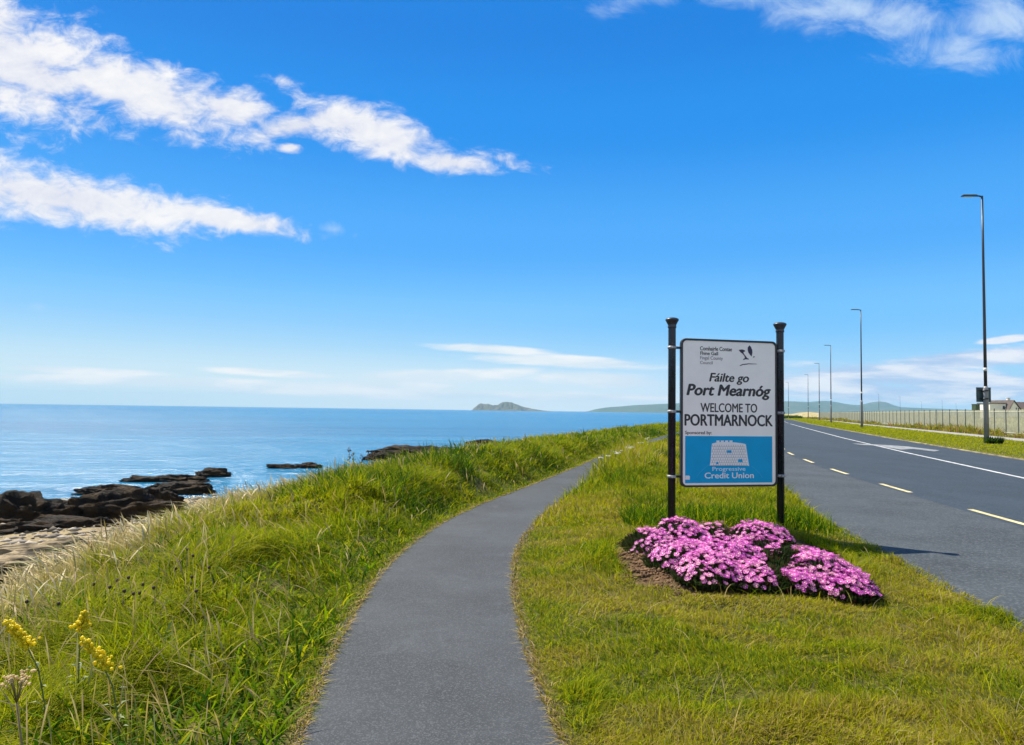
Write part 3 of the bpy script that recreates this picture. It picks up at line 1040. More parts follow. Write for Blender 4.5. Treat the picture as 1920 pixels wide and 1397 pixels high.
def text(body, pl, pr, top, bot, mat, parent, bold=0.0, shear=0.0, dy=.0026, name='lettering'):
    """lettering fitted between two columns (pl, pr) and rows top..bot (at its left end) of the photograph"""
    cu = bpy.data.curves.new('lettering', 'FONT')
    cu.body = body
    cu.offset = 0.0
    cu.shear = shear
    cu.resolution_u = 4
    ob = bpy.data.objects.new('tmp', cu)
    col.objects.link(ob)
    dg = bpy.context.evaluated_depsgraph_get()
    me = bpy.data.meshes.new_from_object(ob.evaluated_get(dg))
    bpy.data.objects.remove(ob)
    bpy.data.curves.remove(cu)
    co_ = np.zeros(len(me.vertices) * 3)
    me.vertices.foreach_get('co', co_)
    co_ = co_.reshape(-1, 3)
    mn, mx = co_.min(0), co_.max(0)
    mid = (top + bot) / 2
    a0, a1 = sl(pl, mid)[0], sl(pr, mid)[0]
    zt_, zb_ = sl((pl + pr) / 2, top)[1], sl((pl + pr) / 2, bot)[1]
    X = a0 + (co_[:, 0] - mn[0]) / (mx[0] - mn[0]) * (a1 - a0)
    Z = zb_ + (co_[:, 1] - mn[1]) / (mx[1] - mn[1]) * (zt_ - zb_)
    me.vertices.foreach_set('co', np.stack([X, np.full(len(X), YF - dy), Z], 1).astype(np.float32).ravel())
    me.name = name
    bm = bmesh.new()
    bm.from_mesh(me)
    bmesh.ops.recalc_face_normals(bm, faces=bm.faces)
    if sum(f.normal.y for f in bm.faces) > 0:
        bmesh.ops.reverse_faces(bm, faces=bm.faces)
    r = bmesh.ops.extrude_face_region(bm, geom=list(bm.faces))
    for v in [g_ for g_ in r['geom'] if isinstance(g_, bmesh.types.BMVert)]: v.co.y += .0012
    bmesh.ops.recalc_face_normals(bm, faces=bm.faces)
    bm.to_mesh(me)
    bm.free()
    me.materials.clear()
    me.materials.append(M[mat])
    if bold > .006:         # bolder strokes: the same letters laid over each other a hair apart
        bm = bmesh.new()
        k = bold * abs(zt_ - zb_) * 1.9
        for i, (dx, dz) in enumerate(((0, 0), (-k, 0), (k, 0), (0, k * .6), (0, -k * .6))):
            t_ = me.copy()
            t_.transform(Matrix.Translation((dx, i * .00012, dz)))
            bm.from_mesh(t_)
            bpy.data.meshes.remove(t_)
        bm.to_mesh(me)
        bm.free()
    return link(name, me, parent)


text('Comhairle Contae', 1311.5, 1371, 650.5, 658, 'ink', panel, .012)
text('Fhine Gall', 1312, 1345, 659.5, 666, 'ink', panel, .012)
text('Fingal County', 1311.5, 1354, 668.3, 676.5, 'ink_grey', panel, 0)
text('Council', 1311.5, 1335, 677.2, 683, 'ink_grey', panel, 0)
text('F\u00e1ilte go', 1329, 1402.5, 700.5, 721, 'ink', panel, .018, .22)
text('Port Mearn\u00f3g', 1287, 1443, 722, 748.5, 'ink', panel, .024, .22)
text('WELCOME TO', 1312.5, 1418, 756.5, 773, 'ink', panel, .012)
text('PORTMARNOCK', 1283, 1447, 777.5, 798.5, 'ink', panel, .020)
text('Sponsored by:', 1283.5, 1333, 808, 816, 'ink', panel, .008)
text('Progressive', 1334.5, 1396, 875.2, 885.0, 'print_blue', panel, .014, 0, .0052)
text('Credit Union', 1320, 1411.5, 885.8, 896.5, 'print_white', panel, .016, 0, .0052)
# tower emblem with a stone pattern, drawn in zoomed pixels
ZP = lambda x_, y_: sl(1270 + x_ / 8.73, 760 + y_ / 8.73)
tower = [ZP(*p) for p in [(520, 985), (535, 880), (552, 640), (560, 625), (620, 608), (640, 604), (760, 600), (900, 604), (1030, 618), (1090, 630), (1108, 640), (1130, 800), (1150, 930), (1162, 990),
                          (1050, 985), (860, 980), (690, 982)]]
em = flat('tower_emblem', tower, 'print_white', .0050, panel)
b = MB()
for k in range(4):
    cx = 652 + k * 71
    b.prism([ZP(cx - 22, 604), ZP(cx + 22, 604), ZP(cx + 26, 575), ZP(cx - 26, 575)], YF - .0050, YF - .0030)
b.build('battlement', M['print_white'], em)
for (cx, cy, rx, ry) in ((835, 755, 40, 22), (1015, 905, 38, 24), (640, 945, 18, 18)):
    MB().prism([ZP(cx - rx, cy + ry), ZP(cx + rx, cy + ry), ZP(cx + rx * .9, cy - ry), ZP(cx - rx * .9, cy - ry)], YF - .0058, YF - .0045).build('window_mark', M['blue_panel'], em)
b = MB()
for r_ in range(8):
    yv = 645 + r_ * 44
    for k in range(16):
        xv = 560 + k * 38 + (r_ % 2) * 19
        lo_ = 552 - (yv - 640) * .095 + 8
        hi_ = 1108 + (yv - 640) * .16 - 14
        if xv < lo_ or xv + 8 > hi_: continue
        b.prism([ZP(xv, yv + 26), ZP(xv + 5, yv + 26), ZP(xv + 5, yv), ZP(xv, yv)], YF - .0056, YF - .0045)
    b.prism([ZP(lo_, yv + 33), ZP(hi_, yv + 33), ZP(hi_, yv + 29), ZP(lo_, yv + 29)], YF - .0056, YF - .0045)
b.build('stone_joint', M['ink_grey'], em)
# bird emblem
BP = lambda x_, y_: sl(1270 + x_ / 9.846, 630 + y_ / 9.846)
b = MB()
for poly in ([(1120, 258), (1180, 250), (1225, 262), (1240, 285), (1205, 300), (1215, 330), (1275, 408), (1310, 425), (1300, 436), (1250, 432), (1200, 445), (1205, 425), (1235, 412), (1225, 370), (1185, 325), (1150, 300)],
             [(1320, 175), (1345, 205), (1368, 260), (1372, 310), (1358, 382), (1330, 350), (1300, 310), (1285, 260), (1288, 210)],
             [(1378, 385), (1412, 378), (1420, 386), (1395, 402)],
             [(1135, 548), (1190, 520), (1300, 508), (1440, 514), (1460, 522), (1300, 524), (1200, 536), (1145, 556)]):
    b.prism([BP(*p) for p in poly][::-1], YF - .0026, YF - .001)
b.build('bird_emblem', M['ink_navy'], panel)
b = MB()
b.prism([ZP(*p) for p in [(118, 1215), (190, 1215), (192, 1160), (180, 1148), (120, 1148)]], YF - .0050, YF - .0035)
b.build('corner_patch', M['print_white'], panel)
arc_o = [(300 + 1080 * t, 1180 - 330 * math.sin(math.pi * t) ** .8) for t in np.linspace(0, 1, 25)]
b = MB()
for (xa_, ya_), (xb_, yb_) in zip(arc_o, arc_o[1:]):
    if 500 < xa_ < 1170: continue
    b.prism([ZP(xa_, ya_ + 5), ZP(xb_, yb_ + 5), ZP(xb_, yb_ - 5), ZP(xa_, ya_ - 5)], YF - .0034, YF - .002)
M['arc'] = simple('faint_blue_arc', (.012, .40, .70), .4, 0, .03, 3)
b.build('arc_mark', M['arc'], panel)

# ------------------------------------------------------------------ flowers of the bed
def blossom_mesh(i):
    bm = bmesh.new()
    n = 13
    c0 = bm.verts.new((0, 0, .004))
    for k in range(n):
        a = 2 * math.pi * (k + random.uniform(-.15, .15)) / n
        r = .026 * random.uniform(.9, 1.1)
        d = 2 * math.pi / n * .46
        zz_ = random.uniform(.001, .009)
        p = [(.006 * math.cos(a), .006 * math.sin(a), .003), (r * .75 * math.cos(a - d), r * .75 * math.sin(a - d), zz_),
             (r * math.cos(a), r * math.sin(a), zz_ * 1.2), (r * .75 * math.cos(a + d), r * .75 * math.sin(a + d), zz_)]
        bm.faces.new([bm.verts.new(v) for v in p])
    vs = [bm.verts.new((.0055 * math.cos(2 * math.pi * k / 8), .0055 * math.sin(2 * math.pi * k / 8), .006)) for k in range(8)]
    f = bm.faces.new(vs)
    f.material_index = 1
    bm.verts.remove(c0)
    me = bpy.data.meshes.new('blossom')
    bm.to_mesh(me)
    bm.free()
    me.materials.append(M['petal'][i])
    me.materials.append(M['disc'])
    return me


BL = [blossom_mesh(0), blossom_mesh(1), blossom_mesh(2)]
plants = [  # px, py of the mound's middle, half width, half depth, height, blossoms, label
    (1224, 1010, .27, .50, .24, 70, 'small pink-flowered mound at the far left end of the flower bed', (.5, .4, .1)),
    (1283, 996, .30, .50, .27, 80, 'pink-flowered mound right behind the left sign post', (.5, .4, .1)),
    (1344, 994, .24, .36, .22, 30, 'half faded reddish mound with few flowers between the two sign posts', (.2, .3, .5)),
    (1432, 999, .34, .45, .27, 85, 'bright pink mound touching the left side of the right sign post', (.6, .3, .1)),
    (1287, 1038, .36, .44, .26, 95, 'broad pink mound in front of the left sign post, next to the bare soil', (.5, .4, .1)),
    (1362, 1042, .36, .50, .27, 98, 'broad pink mound in the middle of the bed under the blue panel', (.55, .35, .1)),
    (1338, 1062, .31, .36, .25, 95, 'pink mound foremost in the bed beside the bare soil', (.3, .4, .3)),
    (1442, 1036, .42, .45, .25, 98, 'wide pink mound in front of the right sign post', (.5, .35, .15)),
    (1512, 1045, .38, .42, .24, 90, 'pink mound right of the right sign post on the road side', (.6, .3, .1)),
    (1420, 1066, .32, .30, .21, 70, 'low sparse pink mound in front between the two broad front mounds', (.2, .4, .4)),
    (1484, 1065, .34, .34, .22, 85, 'low pink mound at the front under the right sign post', (.35, .4, .25)),
    (1546, 1060, .33, .36, .23, 85, 'pink mound with pale flowers next to the right end of the bed', (.3, .35, .35)),
    (1590, 1074, .26, .30, .20, 65, 'small pink mound at the extreme right end of the flower bed', (.4, .35, .25)),
]
for (px, py, rx, ry, hh, nb, lab, wts) in plants:
    p = gp(px - 6, py - 3, .24)
    gz = float(ground_z(p.x, p.y))
    root = empty('ice_plant', (p.x, p.y, gz))
    tag(root, lab, 'flowering plant', 'pink flowering plants of the bed')
    sd = random.randint(1, 999)

    def top_of(a, r):
        lx_, ly_ = math.cos(a) * r * rx, math.sin(a) * r * ry
        k = float(fbm(np.array(p.x * 3 + lx_ * 5), np.array(p.y * 3 + ly_ * 5), sd)) - .5
        zz_ = hh * .76 * (max(0, 1 - r ** 2.6)) ** .62 * (1 + .7 * k) + .02
        return lx_, ly_, zz_
    # leaves: short fleshy blades all over the mound
    nl = 2600
    aa, rr = rng.uniform(0, 6.28, nl), np.sqrt(rng.random(nl)) * 1.0
    P3 = np.array([top_of(a, r) for a, r in zip(aa, rr)])
    lc = palette(nl, [(.020, .040, .010), (.032, .055, .014), (.05, .05, .02), (.08, .03, .02)], [.45, .3, .15, .1 + (.3 if nb < 40 else 0)])
    v1 = blades(P3[:, 0], P3[:, 1], rng.uniform(.04, .10, nl), rng.uniform(.010, .018, nl), aa + rng.normal(0, .6, nl), np.abs(rng.normal(.6, .4, nl)), lc,
                (1, 1, .8, 0), z0=np.maximum(P3[:, 2] * rng.uniform(.4, .92, nl) - .045, 0))
    # solid inner cushion so that the mound has a body
    V_, F_, nseg, nr = [], [], 20, 6
    for j in range(nr):
        r = j / (nr - 1)
        for k in range(nseg):
            a = 2 * math.pi * k / nseg
            lx_, ly_, zz_ = top_of(a, r * .93)
            V_.append((lx_, ly_, max(zz_ - .085, -.05)))
    for j in range(nr - 1):
        for k in range(nseg):
            F_ += [j * nseg + k, (j + 1) * nseg + k, (j + 1) * nseg + (k + 1) % nseg, j * nseg + (k + 1) % nseg]
    nv = len(v1[0])
    me = mesh_np('foliage', np.concatenate([v1[0], np.array(V_)]), np.concatenate([v1[1], np.array(F_) + nv]),
                 np.concatenate([v1[2], np.full(len(F_) // 4, 4)]), M['grass'], np.concatenate([v1[3], np.tile((.012, .016, .006), (len(V_), 1))]))
    link('foliage', me, root)
    placed = []
    tries = 0
    while len(placed) < nb and tries < 4000:
        tries += 1
        a, r = random.uniform(0, 6.28), math.sqrt(random.random()) * .99
        lx_, ly_, zz_ = top_of(a, r)
        if any((lx_ - q_[0]) ** 2 + (ly_ - q_[1]) ** 2 < .036 ** 2 for q_ in placed): continue
        if float(fbm(np.array((p.x + lx_) * 3.2), np.array((p.y + ly_) * 3.2), 201)) < .38: continue
        placed.append((lx_, ly_))
        nrm = Vector((math.cos(a) * r ** 2 * .9 + random.uniform(-.35, .35), math.sin(a) * r ** 2 * .9 + random.uniform(-.35, .35) - .15, 1)).normalized()
        o = link('blossom', random.choices(BL, wts)[0], root, (lx_, ly_, zz_ + random.uniform(-.008, .014)))
        o.rotation_euler = nrm.to_track_quat('Z', 'Y').to_euler()
        s = random.uniform(.9, 1.3)
        o.scale = (s, s, s)
    # the smaller blossoms between them, past the hundred largest
    V5, F5, S5, o5 = [], [], [], 0
    for mi in range(3):
        src = BL[mi]
        vb = np.zeros(len(src.vertices) * 3)
        src.vertices.foreach_get('co', vb)
        BLV = vb.reshape(-1, 3)
        for k in range(int(nb * 2.6 * wts[mi] / sum(wts))):
            a, r = random.uniform(0, 6.28), math.sqrt(random.random())
            lx_, ly_, zz_ = top_of(a, r)
            if float(fbm(np.array((p.x + lx_) * 3.2), np.array((p.y + ly_) * 3.2), 201)) < .37: continue
            nrm = Vector((math.cos(a) * r ** 2 * .9 + random.uniform(-.45, .45), math.sin(a) * r ** 2 * .9 + random.uniform(-.45, .45) - .15, 1)).normalized()
            mm_ = np.array(nrm.to_track_quat('Z', 'Y').to_matrix()) * random.uniform(.7, 1.0)
            V5.append(BLV @ mm_.T + np.array((lx_, ly_, zz_ - random.uniform(.0, .025))))
            for f in src.polygons:
                F5.extend(o5 + v for v in f.vertices)
                S5.append((len(f.vertices), mi if f.material_index == 0 else 3))
            o5 += len(BLV)
    me = mesh_np('small_blossoms', np.concatenate(V5), np.array(F5), np.array([q_[0] for q_ in S5]), M['petal'][0])
    for m_ in (M['petal'][1], M['petal'][2], M['disc']): me.materials.append(m_)
    me.polygons.foreach_set('material_index', np.array([q_[1] for q_ in S5], np.int32))
    tag(link('small_blossoms', me, root), kind='stuff')

# crumbs of earth on the bare part of the bed
NP = 2600
xx, yy = rng.normal(1.4, .25, NP), rng.normal(7.2, .8, NP)
k_ = bed_r(xx, yy) < 1.1
xx, yy = xx[k_], yy[k_]
NP = len(xx)
sz = rng.gamma(2.0, .0045, NP)[:, None, None] + .003
V = base_o = np.array([(1, 0, 0), (-1, 0, 0), (0, 1, 0), (0, -1, 0), (0, 0, 1), (0, 0, -1)], float)[None] * rng.uniform(.6, 1.3, (NP, 6, 1)) * sz * np.array((1.2, 1, .8))
V = V + np.stack([xx, yy, ground_z(xx, yy) + .003], 1)[:, None]
fi = (ft[None] + (np.arange(NP) * 6)[:, None, None]).reshape(-1)
g = rng.uniform(.05, .2, NP)[:, None] * np.array((1, .62, .36))
tag(link('soil_crumbs', mesh_np('soil_crumbs', V.reshape(-1, 3), fi, np.full(NP * 8, 3), pm, np.repeat(g, 6, 0))), kind='stuff')


# ------------------------------------------------------------------ wild flowers
def spike_flower(px, py, Y, lean, length, label):
    top = at(px, py, Y)
    gx, gy = top.x - lean * .8, Y + .05
    gz = float(ground_z(gx, gy))
    root = empty('yellow_wildflower', (gx, gy, gz))
    tag(root, label, 'wildflower', 'yellow wildflowers in the long grass')
    t = Vector((top.x - gx, top.y - gy, top.z - gz))
    mid = Vector((t.x * .25, t.y * .5, t.z * .6))
    pts = [Vector((0, 0, -.02)), mid * .5 + Vector((0, 0, .02)), mid, (mid + t) / 2 + Vector((0, 0, .03)), t]
    MB().tube(pts, [.004, .0035, .003, .0025, .002], 6).build('stem', M['stem'], root)
    b = MB()
    d = (t - (mid + t) / 2 - Vector((0, 0, .03))).normalized()
    for k in range(130):
        s = random.random()
        c = t - d * (length * s) + Vector((random.gauss(0, 1), random.gauss(0, 1), random.gauss(0, 1))) * .010 * (.5 + s)
        b.ball(c, (random.uniform(.006, .010),) * 3, 1, .5)
    b.build('flower_spike', M['yellow_flower'], root)
    b = MB()
    for k in range(7):
        q_ = mid * random.uniform(.3, 1)
        a = random.uniform(0, 6.28)
        e_ = q_ + Vector((math.cos(a) * .06, math.sin(a) * .06, .02))
        n_ = Vector((-math.sin(a), math.cos(a), 0)) * .008
        m_ = (q_ + e_) / 2 + Vector((0, 0, .012))
        b.bm.faces.new([b.bm.verts.new(v) for v in (q_, m_ + n_, e_, m_ - n_)])
    b.build('leaf', M['stem'], root)


spike_flower(12, 1166, 3.3, -.22, .14, 'long drooping yellow flower spike at the left edge of the photo')
spike_flower(158, 1150, 3.6, .05, .07, 'short upright yellow flower cluster in the long grass')
spike_flower(155, 1200, 3.2, -.20, .16, 'leaning yellow flower spike just below the short upright cluster')

# pale umbel at the lower left
t = at(28, 1268, 2.75)
gz = float(ground_z(t.x + .03, t.y))
root = empty('dried_umbel', (t.x + .03, t.y, gz))
tag(root, 'pale cream umbel seed head on a stalk at the lower left corner', 'wildflower')
hgt = t.z - gz
MB().tube([(0, 0, -.02), (.01, 0, hgt * .5), (-.02, 0, hgt * .82)], [.005, .004, .0035], 6).build('stem', M['stem_dry'], root)
b, b2 = MB(), MB()
for k in range(13):
    a, r = random.uniform(0, 6.28), random.uniform(.015, .065)
    e_ = Vector((-.02 + math.cos(a) * r, math.sin(a) * r, hgt + random.uniform(-.012, .012) - r * .2))
    b.tube([(-.02, 0, hgt * .82), ((e_.x - .02) / 2, e_.y * .6, hgt * .93), e_], .0015, 5)
    for j in range(5):
        b2.ball(e_ + Vector((random.gauss(0, .007), random.gauss(0, .007), random.gauss(0, .004))), (.006, .006, .005), 1, .5)
b.build('spoke', M['stem_dry'], root)
b2.build('seed_head', M['cream_flower'], root)

# dark seed heads on the ridge of the bank
for i, (px, py) in enumerate([(221, 1088), (233, 1108), (241, 1083), (262, 1112), (268, 1096), (288, 1102), (205, 1124), (175, 1100), (110, 1132), (250, 1122), (352, 1030), (362, 1042), (338, 1052), (368, 1108),
                              (330, 1066), (392, 1064), (50, 1128), (360, 1082)]):
    Y = 5.2 + (1090 - py) * .012 + random.uniform(-.2, .2)
    t = at(px, py, Y)
    gz = float(ground_z(t.x, t.y))
    hgt = max(t.z - gz, .18)
    root = empty('seed_head_stalk', (t.x, t.y, gz))
    tag(root, 'dark round seed head on a thin brown stalk along the sunlit grass ridge', 'seed head', 'dark seed heads on the bank')
    bx_, by_ = random.uniform(-.03, .03), random.uniform(-.03, .03)
    MB().tube([(bx_ * 2, by_, -.02), (bx_, by_, hgt * .5), (0, 0, hgt)], [.003, .0026, .002], 5).build('stalk', M['stem_dry'], root)
    MB().ball((0, 0, hgt), (.011, .011, .013), 2, .25).build('head', M['seed_head'], root)

# tall dark docks seen against the water
for px, py in [(655, 838), (662, 846), (690, 842), (700, 848), (678, 850)]:
    Y = 17.5 + random.uniform(-.6, .6)
    t = at(px, py, Y)
    gz = float(ground_z(t.x, t.y))
    hgt = max(t.z - gz, .3)
    root = empty('dock_stalk', (t.x, t.y, gz))
    tag(root, 'tall thin brown dock stalk standing up against the water', 'weed', 'dock stalks against the sea')
    MB().tube([(0, 0, -.02), (.01, 0, hgt * .6), (0, 0, hgt)], [.007, .006, .004], 5).build('stalk', M['stem_dry'], root)
    b = MB()
    for k in range(16):
        s = random.uniform(.45, 1)
        b.ball((random.gauss(0, .02), random.gauss(0, .02), hgt * s), (.014, .014, .02), 1, .5)
    b.build('seed_cluster', M['seed_head'], root)

# white flowers leaning over the path
for px, py in [(1066, 884), (1076, 878), (1084, 868), (1092, 874), (1098, 861), (1106, 866), (1113, 857), (1120, 862), (1127, 851), (1136, 855), (1144, 846), (1152, 849), (1105, 880), (1130, 868), (1162, 842), (1180, 838), (1195, 834)]:
    q0 = gp(px, py + 12, .12)
    Y = q0.y
    t = at(px, py, Y)
    gz = float(ground_z(t.x, t.y))
    hgt = max(t.z - gz, .2)
    t.x = max(t.x, float(XC(t.y)) + .74 + random.uniform(0, .35))
    gz = float(ground_z(t.x, t.y))
    hgt = max(hgt, .56)
    root = empty('white_wildflower', (t.x, t.y, gz))
    tag(root, 'small white umbel flower in the rough grass where the path bends away', 'wildflower', 'white wildflowers by the far path')
    MB().tube([(.03, 0, -.02), (.02, 0, hgt * .5), (0, 0, hgt)], [.005, .004, .003], 5).build('stem', M['stem'], root)
    b = MB()
    for k in range(16):
        a, r = random.uniform(0, 6.28), math.sqrt(random.random()) * .055
        b.ball((math.cos(a) * r, math.sin(a) * r, hgt + random.uniform(-.01, .01)), (.016, .016, .009), 1, .4)
    b.build('flower_head', M['white_flower'], root)

# ------------------------------------------------------------------ street lamps
def make_lamp():
    root = empty('street_lamp', (0, 0, 0))
    H = 13.6
    MB().lathe([(.13, -.3), (.13, 2.9), (.125, 3.0), (.085, 3.12)], 16).build('base_section', M['lamp_base'], root)
    MB().lathe([(.083, 3.1), (.078, 6), (.062, 10), (.05, H)], 16).build('pole', M['lamp_pole'], root)
    MB().lathe([(.092, 3.95), (.092, 4.12)], 16).build('band', M['wall_white'], root)
    MB().tube([(0, 0, H - .06), (-.16, 0, H - .005), (-.4, 0, H)], [.05, .045, .035], 10).build('arm', M['lamp_pole'], root)
    b = MB()
    b.box((-.70, 0, H + .015), (.74, .28, .075), .025)
    b.box((-.33, 0, H + .015), (.16, .12, .09), .02)
    hd = b.build('lamp_head', M['lamp_pole'], root)
    MB().box((-.74, 0, H - .026), (.5, .2, .012)).build('lens', M['glass'], hd)
    return root


lamp0 = make_lamp()
LAMPS = [(1850, 833, 372, 'nearest and tallest street lamp, carrying a square sign plate, beside the footpath'),
         (1616, 798, 580, 'second street lamp along the far verge, in front of the start of the pale fence'),
         (1558.5, 797, 654, 'third street lamp along the road, left of the blue peak'),
         (1536.5, 797, 690, 'fourth street lamp along the road, small against the blue headland'),
         (1515.5, 790, 707, 'fifth street lamp along the road, above the tan dunes'),
         (1478.5, 780, 714, 'thin distant street lamp just right of the right sign post')]
lroots = []
D1 = gp(1850, 833, .06).y
for i, (px, py, pt, lab) in enumerate(LAMPS):
    Y = D1 * (833 - 372) / (py - pt)
    o = lamp0 if i == 0 else copy_tree(lamp0)
    q0 = at(px, py, Y)
    gz = float(ground_z(q0.x, q0.y))
    o.location = (q0.x, q0.y, max(gz, 0) - (0 if i < 3 else .2))
    ang = math.atan(float(W(Y + 1) - W(Y - 1)) / 2)
    o.rotation_euler = (0, 0, -ang * .25)
    tag(o, lab, 'street lamp', 'street lamps along the road')
    lroots.append(o)
for px, pt, lab in [(1648, 740, 'faint far street lamp rising over the blue peak'), (1688, 745, 'faint far street lamp at the right foot of the blue peak'), (1728, 754, 'faint far street lamp halfway along the fence'),
                    (1767, 752, 'faint far street lamp third from the left behind the fence'), (1793, 757, 'shortest faint far street lamp, nearest to the house')]:
    hz = 757.3 + px * .0136
    Y = (13.6 - 1.55) * 1400 / (hz - pt)
    o = copy_tree(lamp0)
    q0 = at(px, hz, Y)
    o.location = (q0.x, q0.y, 0)
    tag(o, lab, 'street lamp', 'far street lamps behind the fence')
# plate on the nearest lamp
L1 = lamp0.location
zc = at(1845, 740, L1.y).z
pr = empty('sign_plate', (L1.x - .02, L1.y, zc))
tag(pr, 'dark square back of a road sign fixed to the nearest lamp pole', 'road sign')
MB().box((0, .16, 0), (.80, .012, .80), .01).build('plate', M['sign_back'], pr)
b = MB()
b.box((0, .145, .22), (.72, .018, .04)).box((0, .145, -.22), (.72, .018, .04))
b.build('rail', M['lamp_pole'], pr)
MB().box((.12, .152, -.2), (.16, .006, .06)).build('sticker', M['galv'], pr)
MB().lathe([(.15, -.26), (.15, -.18)], 14).lathe([(.15, .18), (.15, .26)], 14).build('strap', M['lamp_pole'], pr)
# rank tuft at the lamp's foot
n = 900
q0 = Vector((L1.x + .32, L1.y - .15, 0))
a_, r_ = rng.uniform(0, 6.28, n), np.sqrt(rng.random(n)) * .38
v1 = blades(np.cos(a_) * r_, np.sin(a_) * r_ * .7, rng.uniform(.2, .5, n), rng.uniform(.03, .06, n), a_, np.abs(rng.normal(.5, .3, n)), palette(n, [G_DEEP, (.02, .04, .01), G_MID], [.5, .4, .1]), z0=np.zeros(n))
o = link('grass_tuft', mesh_np('grass_tuft', v1[0], v1[1], v1[2], M['grass'], v1[3]), None, (q0.x, q0.y, float(ground_z(q0.x, q0.y))))
tag(o, 'dark rank tuft of grass at the foot of the nearest street lamp', 'grass tuft')

# ------------------------------------------------------------------ fence
fx = lambda y: float(W(y)) + 14.0
fence = empty('steel_fence', (fx(34), 34, 0))
tag(fence, 'long pale steel fence with upright bars behind the far footpath', 'fence')
yv, pos = 34.0, []
while yv < 235:
    pos.append(Vector((fx(yv), yv, float(ground_z(fx(yv), yv)))))
    ang = math.atan(float(W(yv + 1) - W(yv - 1)) / 2)
    yv += 2.9 * math.cos(ang)
org = Vector((fx(34), 34, 0))
for i, p in enumerate(pos):
    b = MB().box(p - org + Vector((0, 0, 1.0)), (.07, .07, 2.3), .006)
    b.build('fence_post', M['fence_post'], fence)
    if i + 1 < len(pos):
        q_ = pos[i + 1]
        d = q_ - p
        an_ = math.atan2(d.y, d.x)
        rot = Matrix.Rotation(an_, 3, 'Z')
        b = MB()
        mid = (p + q_) / 2 - org
        Ld = d.length - .075
        for z in (.25, 1.9):
            b.box(mid + Vector((0, 0, z)), (Ld, .03, .035), 0, rot)
        k_n = 28
        for k in range(k_n):
            c = p - org + d * ((k + .5) / k_n)
            b.box(c + Vector((0, 0, 1.05)) + rot @ Vector((0, -.0265, 0)), (.024, .016, 1.98), 0, rot)
        b.build('fence_panel', M['fence'], fence)

# ------------------------------------------------------------------ house beyond the fence
HY = 190.0
hp = at(1900, 783, HY)
house = empty('white_bungalow', (hp.x, hp.y, 0))
tag(house, 'white bungalow with brown tiled roofs beyond the fence at the right edge', 'house')
lx = lambda px: at(px, 770, HY).x - hp.x
lz = lambda py, px=1900: at(px, py, HY).z
# flat roofed wing
xa, xb = lx(1850), lx(1880)
zt_ = lz(757.5)
b = MB().box(((xa + xb) / 2, 1.2, zt_ / 2), (xb - xa, 5, zt_))
w_ = b.build('wall', M['wall_white'], house)
MB().box(((xa + xb) / 2, 1.2, zt_ + .1), (xb - xa + .3, 5.3, .2)).build('flat_roof', M['roof'], house)
# gabled front
ga, gb = lx(1878), lx(1899)
ze, zr = lz(770), lz(752.8)
gm = (ga + gb) / 2 - .3
MB().prism([(ga, 0), (gb, 0), (gb, ze), (gm, zr), (ga, ze)], -3.0, 6).build('gable_wall', M['wall_white'], house)
b = MB()
for (xs_, zs_), (xe_, ze_) in (((ga - .35, ze - .35), (gm, zr + .12)), ((gb + .35, ze - .35), (gm, zr + .12))):
    n_ = Vector((-(ze_ - zs_), 0, xe_ - xs_)).normalized() * .16
    if n_.z < 0: n_ = -n_
    b.prism([(xs_, zs_ + .02), (xe_, ze_ + .02), (xe_ + n_.x * .0, ze_ + .2), (xs_ + n_.x, zs_ + n_.z)], -3.25, 6.0)
rf = b.build('gable_roof', M['roof'], house)
# main block to the right
ma, mb_ = gb + .02, lx(1990)
zm, zrr = lz(764), lz(753)
MB().box(((ma + mb_) / 2, 3.5, zm / 2), (mb_ - ma, 6.5, zm)).build('wall', M['wall_white'], house)
b = MB()
vs = [b.bm.verts.new(v) for v in ((ma, -.2, zm - .15), (mb_, -.2, zm - .15), (mb_, 3.5, zrr), (ma, 3.5, zrr), (ma, 7.2, zm - .15), (mb_, 7.2, zm - .15))]
for f in ((0, 1, 2, 3), (3, 2, 5, 4), (0, 3, 4), (1, 5, 2), (0, 4, 5, 1)): b.bm.faces.new([vs[i] for i in f])
rf = b.build('roof', M['roof'], house)
MB().box((lx(1901.5), 2.2, zrr - .2), (.7, .7, 2.2), .03).box((lx(1901.5), 2.2, zrr + .94), (.85, .85, .12)).build('chimney', M['wall_white'], rf)
for (pa, pb, pt, pbm, yf) in ((1905, 1925, 768.5, 775, .22), (1873, 1878, 761, 768, -1.33), (1889, 1892, 764, 772, -3.03), (1834.5, 1840, 0, 0, 0)):
    if pt == 0: continue
    xa, xb, zb_, za_ = lx(pa), lx(pb), lz(pt), lz(pbm)
    f = MB().box(((xa + xb) / 2, yf, (za_ + zb_) / 2), (xb - xa, .06, zb_ - za_), .01).build('window', M['wall_white'], house)
    MB().box(((xa + xb) / 2, yf - .035, (za_ + zb_) / 2), (xb - xa - .16, .03, zb_ - za_ - .16)).build('pane', M['glass'], f)
# dark shed left of the lamp
sp = at(1830, 783, 185)
sh = empty('dark_shed', (sp.x, sp.y, 0))
tag(sh, 'small dark shed seen just left of the nearest lamp pole above the fence', 'shed')
zs_ = at(1830, 758.5, 185).z
MB().box((0, 0, zs_ / 2), (1.05, 1.6, zs_), .02).build('wall', M['shrub'], sh)
MB().box((0, 0, zs_ + .05), (1.25, 1.8, .1), .02).build('roof', M['lamp_pole'], sh)
MB().box((0, -.81, zs_ * .35), (.5, .03, zs_ * .6)).build('door', M['lamp_pole'], sh)
